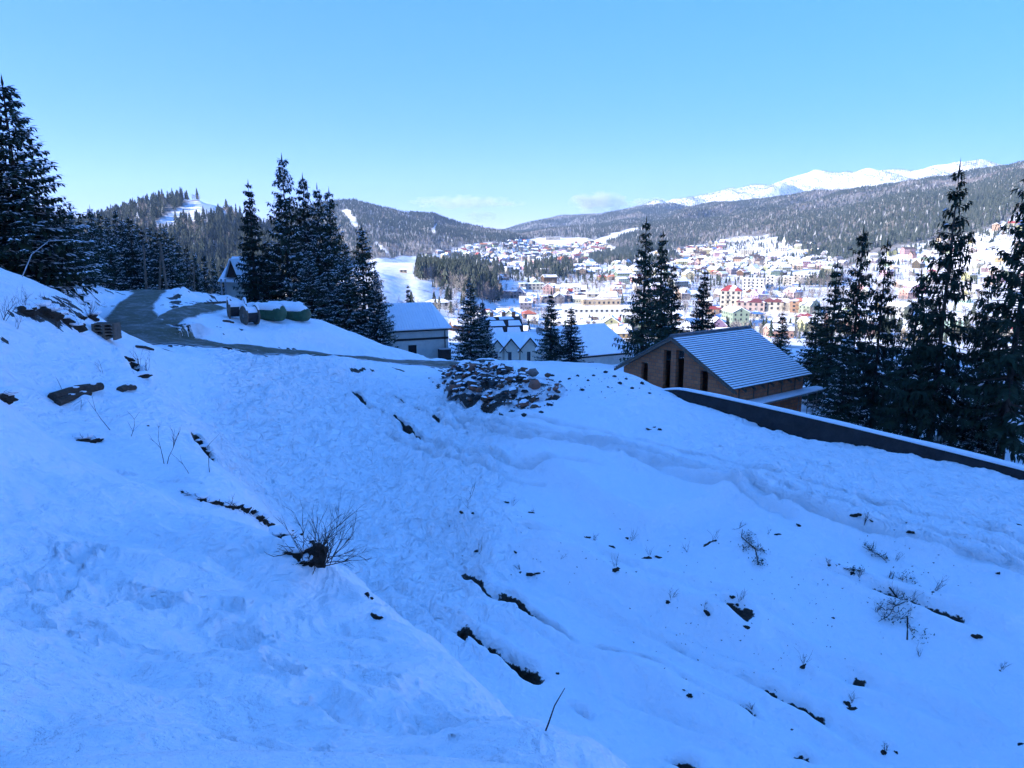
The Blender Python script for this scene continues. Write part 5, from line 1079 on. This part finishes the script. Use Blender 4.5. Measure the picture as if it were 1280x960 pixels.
# ------------------------------------------------------------------ rubble heap
def rock(seed, sub_=1, flat=.75, jag=.3):
    import bmesh
    bm = bmesh.new(); bmesh.ops.create_icosphere(bm, subdivisions=sub_, radius=1); rg = random.Random(seed)
    for v in bm.verts:
        k = 1 + rg.uniform(-jag, jag); v.co = Vector((v.co.x * k, v.co.y * k * rg.uniform(.85, 1.1), v.co.z * k * flat))
    me = bpy.data.meshes.new('stone'); bm.to_mesh(me); bm.free(); return me
ROCKS = []
for s in range(7):
    me = rock(s, 1, .6 + .08 * s % .4, .28); me.materials.append(M['stone']); ROCKS.append(me)
def cap_mesh(seed):
    rg = random.Random(seed); m = MB(); n = 9; m.v.append((0, 0, .62))
    for q_, z_ in ((.45, .56), (.8, .30)):
        for j in range(n): t = 2 * math.pi * j / n; k = q_ * rg.uniform(.8, 1.15); m.v.append((k * math.cos(t), k * math.sin(t), z_ * rg.uniform(.85, 1.1)))
    m.f += [(0, 1 + j, 1 + (j + 1) % n) for j in range(n)] + [(1 + j, 1 + n + j, 1 + n + (j + 1) % n, 1 + (j + 1) % n) for j in range(n)]; return m.mesh('snow_cap', M['snow'], True)
CAPS = [cap_mesh(s) for s in range(3)]
c_ = ground(618, 488); rub = empty('rubble_heap', tuple(c_), 0, 'heap of broken stones and rubble dusted with snow on the plot', 'rubble')
n1, n2 = 44, 26
axA = (ground(560, 470) - ground(680, 512)); axA.z = 0; La = axA.length / 2; axA.normalize(); axB = Vector((-axA.y, axA.x, 0))
def mz(u, v): return max(0, (1 - (u * u + v * v) * (1 + 1.1 * float(vnoise(u * 2.2 + 7, v * 2.2, 19))))) ** .7 * (1.25 - .45 * u * -1 * 1.0)
PT = []
for i in range(n1):
    for j in range(n2):
        u = -1.05 + 2.1 * i / (n1 - 1); v = -1.05 + 2.1 * j / (n2 - 1); p = c_ + axA * (u * La) + axB * (v * 2.1); h_ = hz1(p.x, p.y)
        PT.append(tuple(Vector((p.x, p.y, h_ - .12 + .66 * mz(u, v) * (1 + .3 * float(vnoise(u * 4, v * 4, 3))))) - c_))
link(bpy.data.objects.new('mound', np_mesh('mound', PT, grid_faces(n1, n2), M['ground'], True, {'soil': [.55 + 1.4 * float(vnoise(p[0] / .5, p[1] / .5, 23)) for p in PT], 'lumpy': [1.0] * len(PT)})), rub)
SC_ = [(.03, .032, .033), (.06, .062, .062), (.13, .10, .08), (.10, .055, .035), (.19, .16, .14), (.03, .03, .03), (.22, .09, .055), (.15, .08, .05), (.26, .12, .08)]
for k in range(375):
    u = rnd.uniform(-1, 1); v = rnd.uniform(-1, 1)
    if u * u + v * v > 1.0: continue
    p = c_ + axA * (u * La) + axB * (v * 2.1); z = hz1(p.x, p.y) + .72 * mz(u, v); s = rnd.choice([.06, .08, .10, .13, .16, .20, .26, .38]) * (1.0 - .3 * (u * u + v * v))
    o = link(bpy.data.objects.new('stone', rnd.choice(ROCKS)), rub); o.location = Vector((p.x, p.y, z + s * .15)) - c_; o.scale = (s, s * rnd.uniform(.7, 1.1), s * rnd.uniform(.7, 1.0)); o.rotation_euler = (rnd.uniform(-.3, .3), rnd.uniform(-.3, .3), rnd.uniform(0, 6.28)); o.color = (*rnd.choice(SC_), 1)
    if rnd.random() < .8: cp_ = link(bpy.data.objects.new('snow_cap', rnd.choice(CAPS)), o); cp_.location = (0, 0, .12)
for (px_, py_, cc, sz) in [(601, 483, (.42, .14, .06), .24), (623, 488, (.12, .34, .30), .34), (670, 500, (.40, .26, .24), .22)]:
    p = ground(px_, py_); o = link(bpy.data.objects.new('stone', ROCKS[1]), rub); o.location = p - c_ + Vector((0, -.3, .45 if px_ < 660 else .1)); o.scale = (sz, sz, sz * .7); o.color = (*cc, 1); o['label'] = 'coloured building block in the rubble'
p0 = c_ + axA * (-.05 * La) + axB * .3; q_ = hz1(p0.x, p0.y) + 1.0 - c_.z
MB().prism([(-.9 + p0.x - c_.x, p0.y - c_.y, q_ + .35), (-.9 + p0.x - c_.x, p0.y - c_.y + .12, q_ + .35), (.8 + p0.x - c_.x, p0.y - c_.y + .02, q_ - .25), (.8 + p0.x - c_.x, p0.y - c_.y - .1, q_ - .25)], (0, 0, .05)).build('plank', M['frost'], rub)
# loose stones tumbled off the heap
for k, (px_, py_) in enumerate([(690,470),(700,478),(712,474),(722,470),(735,476),(745,453),(757,466),(768,471),(775,480),(783,474),(790,486),(802,480),(760,484),(728,488),(700,496),(690,507),(676,516),(655,520),(640,515),(812,492),(742,470),(560,488),(553,480),(566,494)]):
    g = ground(px_, py_)
    if g is None: continue
    o = link(bpy.data.objects.new('stone', ROCKS[k % 7])); s = rnd.uniform(.07, .16); o.location = g + Vector((0, 0, s * .2)); o.scale = (s, s, s * .8); o.rotation_euler[2] = rnd.uniform(0, 6); o.color = (.04, .038, .036, 1)
    tag(o, 'small dark stone lying in the snow near the rubble heap', 'stone', 'stones around the rubble heap')

# ------------------------------------------------------------------ clods, weeds, logs, shrubs on the snow
def ragged(seed, sub_=3, amp=.55, flat=.6, mat='soil', name='clod'):
    import bmesh
    bm = bmesh.new(); bmesh.ops.create_icosphere(bm, subdivisions=sub_, radius=1); P = np.array([v.co for v in bm.verts])
    k = 1 + amp * (fbm(P[:, 0] * 1.6 + P[:, 2] * 1.3 + 9, P[:, 1] * 1.6 - P[:, 2] * 1.1, 3, seed) + .5 * fbm(P[:, 0] * 4 + P[:, 2] * 3, P[:, 1] * 4 - P[:, 2] * 3, 2, seed + 3)) * 1.5
    for v, q in zip(bm.verts, k): v.co = Vector((v.co.x * q, v.co.y * q, v.co.z * q * flat))
    me = bpy.data.meshes.new(name); bm.to_mesh(me); bm.free(); me.materials.append(M[mat]); return me
CL = [ragged(500 + 7 * s, 3, .5) for s in range(6)]
SNB = [ragged(600 + 7 * s, 3, .25, .5, 'snow', 'snow_lump') for s in range(3)]
for me in SNB: me.polygons.foreach_set('use_smooth', [True] * len(me.polygons))
for k, (px_, py_) in enumerate([(633,628),(578,640),(592,641),(885,680),(893,676),(770,712),(645,690),(665,641),(597,688),(650,715),(672,716),(664,717),(735,672),(765,684),(785,673),(922,755),(916,745),(835,752),(1165,740),(1037,706),(1065,715),(1000,657),(972,668),(1135,653),(1090,651),(1070,643),(1060,880),(1066,886),(1005,832),(1250,838),(1275,930),(1105,940),(1120,939),(885,765),(812,537),(825,537),(818,534),(1275,656),(1140,664),(808,698),(824,697),(1048,706),(1248,716),(855,862),(862,868),(935,783),(990,912),(697,842),(720,470),(1222,795),(1042,772),(470,771),(184,532)]):
    g = ground(px_, py_)
    if g is None: continue
    d = g.length; s = rnd.uniform(1.3, 4.0) * d / FPX; o = link(bpy.data.objects.new('earth_clod', CL[k % 6])); o.location = g + Vector((0, 0, -s * .22)); o.scale = (s * rnd.uniform(.7, 1.9), s, s * rnd.uniform(.6, 1.1)); o.rotation_euler = (0, rnd.uniform(-.4, .5), rnd.uniform(-.5, .5))
    tag(o, 'small dark clod of earth poking through the snow on the plot slope', 'clod', 'earth clods on the plot')
def twig_tree(m, p, d, L, r_, depth, rg, spread=.7, sag=0.0):
    pts_ = [Vector(p)]; dd = Vector(d).normalized()
    for i in range(3): dd = (dd + Vector((rg.uniform(-.18, .18), rg.uniform(-.18, .18), rg.uniform(-.12, .12) - sag))).normalized(); pts_.append(pts_[-1] + dd * L / 3)
    m.tube(pts_, [r_, r_ * .85, r_ * .65, r_ * .35], 4, False)
    if depth:
        for k in range(rg.randint(2, 4)):
            b = pts_[rg.randint(1, 3)]; twig_tree(m, b, dd + Vector((rg.uniform(-spread, spread), rg.uniform(-spread, spread), rg.uniform(-.3, spread))), L * rg.uniform(.4, .7), r_ * .55, depth - 1, rg, spread, sag)
def sprig(px_, py_, hpx, lean, depth, label, name='bare_sapling', cat='sapling', seed=0, n=1, spread=.7, group=None):
    g = ground(px_, py_)
    if g is None: return
    L = hpx / FPX * g.length; m = MB(); rg = random.Random(seed + int(px_))
    for k in range(n): twig_tree(m, (rg.uniform(-.1, .1) * (n > 1) * L, rg.uniform(-.1, .1) * (n > 1) * L, -.05), (lean + rg.uniform(-.5, .5) * (n > 1), rg.uniform(-.2, .2), 1), L, max(.004, L * .013), depth, rg, spread)
    o = m.build(name, M['twig']); o.location = g; return tag(o, label, cat, group)
sprig(676, 913, 74, .38, 0, 'single thin bare twig standing in the foreground snow', 'twig', 'twig')
for px_, py_, h_, ln, dp, n, lb in [(205,580,34,-.2,2,2,'forked bare sapling on the left bank beside the dark roots'),(140,538,30,-.5,1,1,'thin leaning sapling below the fallen logs'),(238,592,24,-.3,1,1,'small bare sapling between two larger ones on the left bank edge'),(262,590,34,.1,1,1,'upright bare stem at the edge of the left bank'),
                                   (163,545,26,.3,1,1,'bare sapling right of the leaning one on the left bank'),(78,487,18,-.2,0,1,'bare stem standing over the fallen logs'),(128,466,12,.2,2,2,'tiny bare sprig on the upper left bank'),(100,512,14,.2,1,1,'tiny stem beside the lower end of the fallen logs'),(182,470,18,.1,2,3,'little brush of twigs at the top of the bank edge'),(590,622,22,0,1,2,'frail weed sticking out of the snow at the foot of the spoil heap')]:
    sprig(px_, py_, h_, ln, dp, lb, n=n)
for px_, py_, h_, n in [(60,395,16,5),(85,400,16,6),(30,388,16,5),(112,398,14,6),(5,400,20,5),(70,410,14,5),(45,402,14,4),(175,458,14,4),(440,466,6,3),(20,410,12,4)]:
    sprig(px_, py_, h_, .1, 2, 'dead brushwood tuft on the bare earth of the left bank' if px_ < 150 else 'dead weed tuft at the edge of the basin snow', 'dead_brush', 'brush', n=n, group='dead brush on the left bank')
fl = MB(); rg = random.Random(77)
for k in range(420):
    cx_, cy_ = rg.choice([(1085, 730), (690, 690), (800, 700), (1100, 760), (950, 740), (1000, 830), (760, 480), (1150, 690), (880, 800), (700, 480)]); g = ground(cx_ + rg.gauss(0, 55), cy_ + rg.gauss(0, 26 if cy_ > 500 else 9))
    if g is None or g.length > 60: continue
    l = rg.uniform(.5, 1.8) * g.length / FPX; d = Vector((rg.uniform(-1, 1), rg.uniform(-1, 1), rg.uniform(0, .9))).normalized() * l * 1.6; q = d.orthogonal().normalized() * l * .35
    fl.poly([g - q, g + q, g + d]); fl.poly([g - q + Vector((0, 0, l * .4)), g + d * .6, g + q + Vector((l * .3, 0, l * .3))])
tag(fl.build('soil_flecks', M['soil']), 'tiny dark flecks of soil and dead grass sprinkled over the plot snow', 'soil', kind='stuff')
for k, (px_, py_) in enumerate([(640,632),(585,636),(668,642),(742,676),(788,676),(812,694),(770,708),(600,690),(650,712),(838,748),(890,678),(925,752),(1036,704),(1072,722),(1090,690),(1168,738),(1120,700),(1140,752),(1095,765),(1080,655),(1004,830),(1064,878),(1108,938),(1252,836),(960,668),(880,762),(940,886),(1150,820),(700,700),(860,690)]):
    sprig(px_, py_, rnd.uniform(7, 16), rnd.uniform(-.6, .6), 1, 'small dead weed sticking out of the snow on the plot slope', 'dead_weed', 'weed', seed=k, n=rnd.randint(3, 6), spread=.9, group='dead weeds on the plot slope')
# torn earth and roots under snow lips behind the near crest
def torn(name, label, cat, pxs, size, seed, caps=True, roots=10):
    g0 = ground(*pxs[0]); o = empty(name, tuple(g0), 0, label, cat); rg = random.Random(seed); m = MB()
    for k, p in enumerate(pxs):
        g = ground(*p); s = size * rg.uniform(.6, 1.15)
        c = link(bpy.data.objects.new('clod', CL[(k + seed) % 6]), o); c.location = g - g0 + Vector((0, 0, -s * .2)); c.scale = (s * rg.uniform(1, 1.6), s, s * rg.uniform(.6, .95)); c.rotation_euler = (rg.uniform(-.4, .4), rg.uniform(-.4, .4), rg.uniform(0, 6))
        if caps and rg.random() < .8:
            q = link(bpy.data.objects.new('snow_lump', SNB[k % 3]), o); q.location = g - g0 + Vector((-s * .3, s * .7, s * rg.uniform(.25, .5))); q.scale = (s * 1.5, s * 1.1, s * .8); q.rotation_euler[2] = rg.uniform(0, 6)
        for j in range(roots // len(pxs) + 1): twig_tree(m, g - g0 + Vector((rg.uniform(-1, 1) * s, -s * .3, rg.uniform(-.2, .4) * s)), (rg.uniform(-1, 1), rg.uniform(-1, .1), rg.uniform(-.7, .7)), s * rg.uniform(.6, 1.8), .0045, 1, rg)
    m.build('roots', M['twig'], o)['kind'] = 'stuff'; return o
torn('root_clump', 'torn earth clump with roots under a lip of snow at the crest', 'root clump', [(334,656),(345,664),(352,672),(362,664),(366,680),(375,668),(378,686),(388,676),(390,692),(386,702),(372,692)], .095, 3, True, 70)
torn('earth_lump', 'ragged dark earth left of the root clump under snow', 'earth lump', [(232,615),(240,619),(248,622),(256,625),(264,628),(274,630),(284,632),(296,634),(306,638),(314,640),(322,646),(328,650),(236,617),(252,624),(270,629),(290,633),(302,636)], .085, 5, True, 70)
torn('earth_lump', 'small dark torn root mass at the top left of the near crest', 'earth lump', [(97,546),(105,550),(114,552),(120,551)], .11, 7, True, 14)
torn('earth_lump', 'dark brush clump cut by the left picture edge', 'earth lump', [(-4,494),(3,498)], .13, 9, True, 16)
torn('earth_lump', 'dark torn earth at the edge of the bank above the basin', 'earth lump', [(250,552),(256,560),(262,566),(266,574)], .09, 11, True, 8)
torn('earth_lump', 'dark earth under the snow edge right of the bare shrub', 'earth lump', [(458,744),(463,748),(468,770),(474,772)], .026, 13, False, 6)
torn('earth_lump', 'dark earth and roots beside the pallets above the basin', 'earth lump', [(160,448),(166,455),(170,462),(176,470)], .16, 15, True, 14)
torn('earth_lump', 'bare earth and dead brush breaking through on the upper left bank', 'earth lump', [(28,390),(42,386),(55,392),(66,396),(78,400),(88,402),(98,398),(60,384),(74,390),(92,408),(112,396)], .30, 17, True, 70)
g = ground(396, 702); m = MB(); rg = random.Random(9)
for k in range(24): twig_tree(m, (rg.uniform(-.14, .12), rg.uniform(-.08, .08), 0), (rg.uniform(-.1, .9), rg.uniform(-.5, .5), rg.uniform(.1, .9)), rg.uniform(.20, .36), .0042, 2, rg, .55)
o = m.build('bare_shrub', M['twig']); o.location = g; tag(o, 'bare many stemmed shrub growing from the torn root clump', 'shrub')
def log(pa, pb, r_, label, lift=.06):
    a = ground(*pa); b = ground(*pb); o = empty('fallen_log', tuple((a + b) / 2), 0, label, 'log'); c = (a + b) / 2
    mid = (a + b) / 2 + Vector((0, 0, .05)); pts_ = [a + Vector((0, 0, lift)) - c, mid - c + Vector((0, 0, lift)), b + Vector((0, 0, lift)) - c]
    MB().tube(pts_, [r_, r_ * .95, r_ * .8], 10).build('trunk', M['bark'], o); m = MB()
    [setattr(q_, 'location', pts_[1].lerp(pts_[k_ * 2], .35 * k_ + .2) + Vector((0, .02, r_ * .75))) or setattr(q_, 'scale', (r_ * 1.1, r_ * .6, r_ * .45)) for k_, q_ in ((k_, link(bpy.data.objects.new('snow_lump', SNB[k_]), o)) for k_ in (0, 1))]
log((66, 501), (126, 486), .13, 'long dark log lying on the left bank'); log((72, 506), (112, 494), .09, 'shorter log lying beside the long dark one', .04); log((150, 489), (168, 486), .09, 'short stub of bark right of the fallen logs', .03)
for pa, pb, lb in [((220, 412), (243, 423), 'timber offcut at the road edge above the basin'), ((170, 434), (192, 438), 'snowy board near the pallet stack'), ((256, 380), (300, 378), 'dark timber lying by the chalet'), ((279, 402), (292, 404), 'dark offcut lying left of the cable drums'), ((610, 441), (640, 447), 'flat board pile on the snow behind the rubble heap')]:
    log(pa, pb, .05 * ground(*pa).length / 30, lb, .03)
# brushwood torn out on the right slope
def fallen_top(px0, py0, px1, py1, wpx, label, seed, needles=True):
    a = ground(px0, py0); b = ground(px1, py1); d = b - a; L = d.length; o = empty('fallen_branch', tuple(a), 0, label, 'branch'); rg = random.Random(seed)
    sdv = d.cross(Vector((0, 0, 1))).normalized() * L * .07; MB().tube([Vector((0, 0, .02)), d * .3 + sdv + Vector((0, 0, .06)), d * .62 - sdv * .6 + Vector((0, 0, .05)), d], [.005, .006 * L + .003, .007 * L + .003, .006 * L + .003], 6).build('stem', M['bark'], o)
    m = MB(); W_ = wpx / FPX * a.length; dn = d.normalized(); s_ = dn.cross(Vector((0, 0, 1))).normalized()
    cl = [(t + rg.uniform(-.08, .08), rg.uniform(-.45, .45) * W_) for t in (.05, .2, .38, .55, .72, .9)]
    for k in range(30):
        t, off = rg.choice(cl); twig_tree(m, d * min(max(t, 0), 1) + s_ * off * .5 + Vector((0, 0, .04)), (rg.uniform(-1, 1), rg.uniform(-1, 1), rg.uniform(-.1, .9)), W_ * rg.uniform(.15, .42), .005, 1, rg, .9)
    m.build('twigs', M['twig'], o)['kind'] = 'stuff'
    m = MB(); m2 = MB()
    for k in range(420 if needles else 110):
        t, off = rg.choice(cl[1:]); p = d * t + s_ * (off + rg.gauss(0, .16) * W_) + dn * rg.gauss(0, .07) * L + Vector((0, 0, abs(rg.gauss(0, .07)) + .01)); q_ = Vector((rg.uniform(-1, 1), rg.uniform(-1, 1), rg.uniform(-.4, .6))).normalized(); l = rg.uniform(.03, .10); sv = q_.cross(Vector((rg.random(), rg.random(), 1))).normalized() * .014
        (m if rg.random() < .82 else m2).quad(p, p + q_ * l * .5 + sv, p + q_ * l, p + q_ * l * .5 - sv)
    m.build('needles', M['needles'], o)['kind'] = 'stuff'; m2.build('snow_flecks', M['snow'], o)['kind'] = 'stuff'
fallen_top(928, 662, 948, 706, 22, 'fallen spruce tip lying on the right slope', 1); fallen_top(1118, 716, 1134, 800, 34, 'torn out brush with thick stem on the right slope', 2, True); fallen_top(1098, 778, 1132, 752, 26, 'broken twiggy branch crossing the torn out brush', 3, False); fallen_top(1078, 684, 1108, 702, 16, 'small twiggy branch above the torn out brush', 4, False); fallen_top(1054, 712, 1080, 716, 8, 'flat twig in the snow left of the torn out brush', 5, False)
# bent sapling and snowy fence beyond
g = ground(25, 345); tip = at(112, 306, g.y); m = MB(); pts_ = [Vector((0, 0, -.2)), Vector((.6, 0, .9)), Vector(((tip.x - g.x) * .45, 0, 1.45)), Vector(((tip.x - g.x) * .75, 0, 1.5)), Vector((tip.x - g.x, 0, 1.35))]
o = m.tube(pts_, [.022, .02, .016, .012, .006], 6).build('bent_sapling', M['frost']); o.location = g; tag(o, 'pale bare sapling bent in an arch before the biggest spruce', 'sapling')
g = at(1112, 524, 46); fz = hz1(g.x, g.y); fe = empty('rail_fence', (g.x, g.y, fz), -.15, 'low rail fence on the snow between the right spruce trunks', 'fence')
for k in range(7): MB().box(-4 + k * 1.3, -3.92 + k * 1.3, -.04, .04, -.4, .75).build('post', M['darkwood'], fe)
for z_ in (.35, .65): MB().box(-4, 4.0, -.065, -.043, z_, z_ + .07).build('rail', M['darkwood'], fe)

# ------------------------------------------------------------------ clouds and haze
def cloud(px0, px1, py0, py1, Y, dens, label, seed, lump):
    a = at(px0, py1, Y); b = at(px1, py0, Y); c = (a + b) / 2; sx, sz = (b.x - a.x) / 2, (b.z - a.z) / 2
    import bmesh
    bm = bmesh.new(); bmesh.ops.create_icosphere(bm, subdivisions=4, radius=1)
    me = bpy.data.meshes.new('cloud'); bm.to_mesh(me); bm.free(); o = link(bpy.data.objects.new('cloud', me)); o.location = c; o.scale = (sx, sx * .5, sz)
    m = bpy.data.materials.new('cloud_vapour'); m.use_nodes = True; t = m.node_tree; t.nodes.clear(); out = t.nodes.new('ShaderNodeOutputMaterial'); pv = t.nodes.new('ShaderNodeVolumePrincipled'); t.links.new(pv.outputs[0], out.inputs['Volume'])
    tc = N(t, 'ShaderNodeTexCoord'); ln = N(t, 'ShaderNodeVectorMath', operation='LENGTH'); t.links.new(tc.outputs['Object'], ln.inputs[0])
    mp = N(t, 'ShaderNodeMapping'); mp.inputs['Scale'].default_value = (lump * sx / sz * .5, lump, lump); mp.inputs['Location'].default_value = (seed, seed * 2, 0); t.links.new(tc.outputs['Object'], mp.inputs[0])
    n = noise(t, 1.0, 4, .6, mp.outputs[0]); mr = N(t, 'ShaderNodeMapRange'); s1 = N(t, 'ShaderNodeMath', operation='SUBTRACT'); mu = N(t, 'ShaderNodeMath', operation='MULTIPLY'); t.links.new(ln.outputs['Value'], mu.inputs[0]); mu.inputs[1].default_value = .42
    t.links.new(n.outputs[0], s1.inputs[0]); t.links.new(mu.outputs[0], s1.inputs[1]); t.links.new(s1.outputs[0], mr.inputs[0]); mr.inputs[1].default_value = .12; mr.inputs[2].default_value = .38; mr.inputs[4].default_value = dens
    t.links.new(mr.outputs[0], pv.inputs['Density']); pv.inputs['Color'].default_value = (.95, .95, .97, 1); pv.inputs['Anisotropy'].default_value = .2
    me.materials.append(m); return tag(o, label, 'cloud')
cloud(505, 660, 243, 263, 14000, .0022, 'long thin grey cloud low over the left hills', 3, 1.6)
cloud(708, 790, 238, 270, 15000, .010, 'small white puff of cloud above the central ridge', 8, 1.3)
cloud(782, 850, 246, 262, 15500, .006, 'faint cloud bank behind the ridge right of the white puff', 13, 1.4)
cloud(575, 625, 262, 278, 14500, .003, 'faint wisp of cloud below the long grey cloud', 5, 1.3)
top = float(max(HN.max(), HF.max())) + 25; bot = float(min(HN.min(), HF.min())) - 1.0
hm = bpy.data.materials.new('haze_air'); hm.use_nodes = True; t = hm.node_tree; t.nodes.clear(); out = t.nodes.new('ShaderNodeOutputMaterial'); pv = t.nodes.new('ShaderNodeVolumePrincipled'); t.links.new(pv.outputs[0], out.inputs['Volume'])
pv.inputs['Color'].default_value = (.50, .72, 1, 1); pv.inputs['Density'].default_value = 8.0e-5; pv.inputs['Anisotropy'].default_value = .3
hz_o = MB().box(-9800, 9800, -9800, 9800, bot, top).build('haze', hm); tag(hz_o, 'thin blue winter haze over the valley', 'haze', kind='stuff')
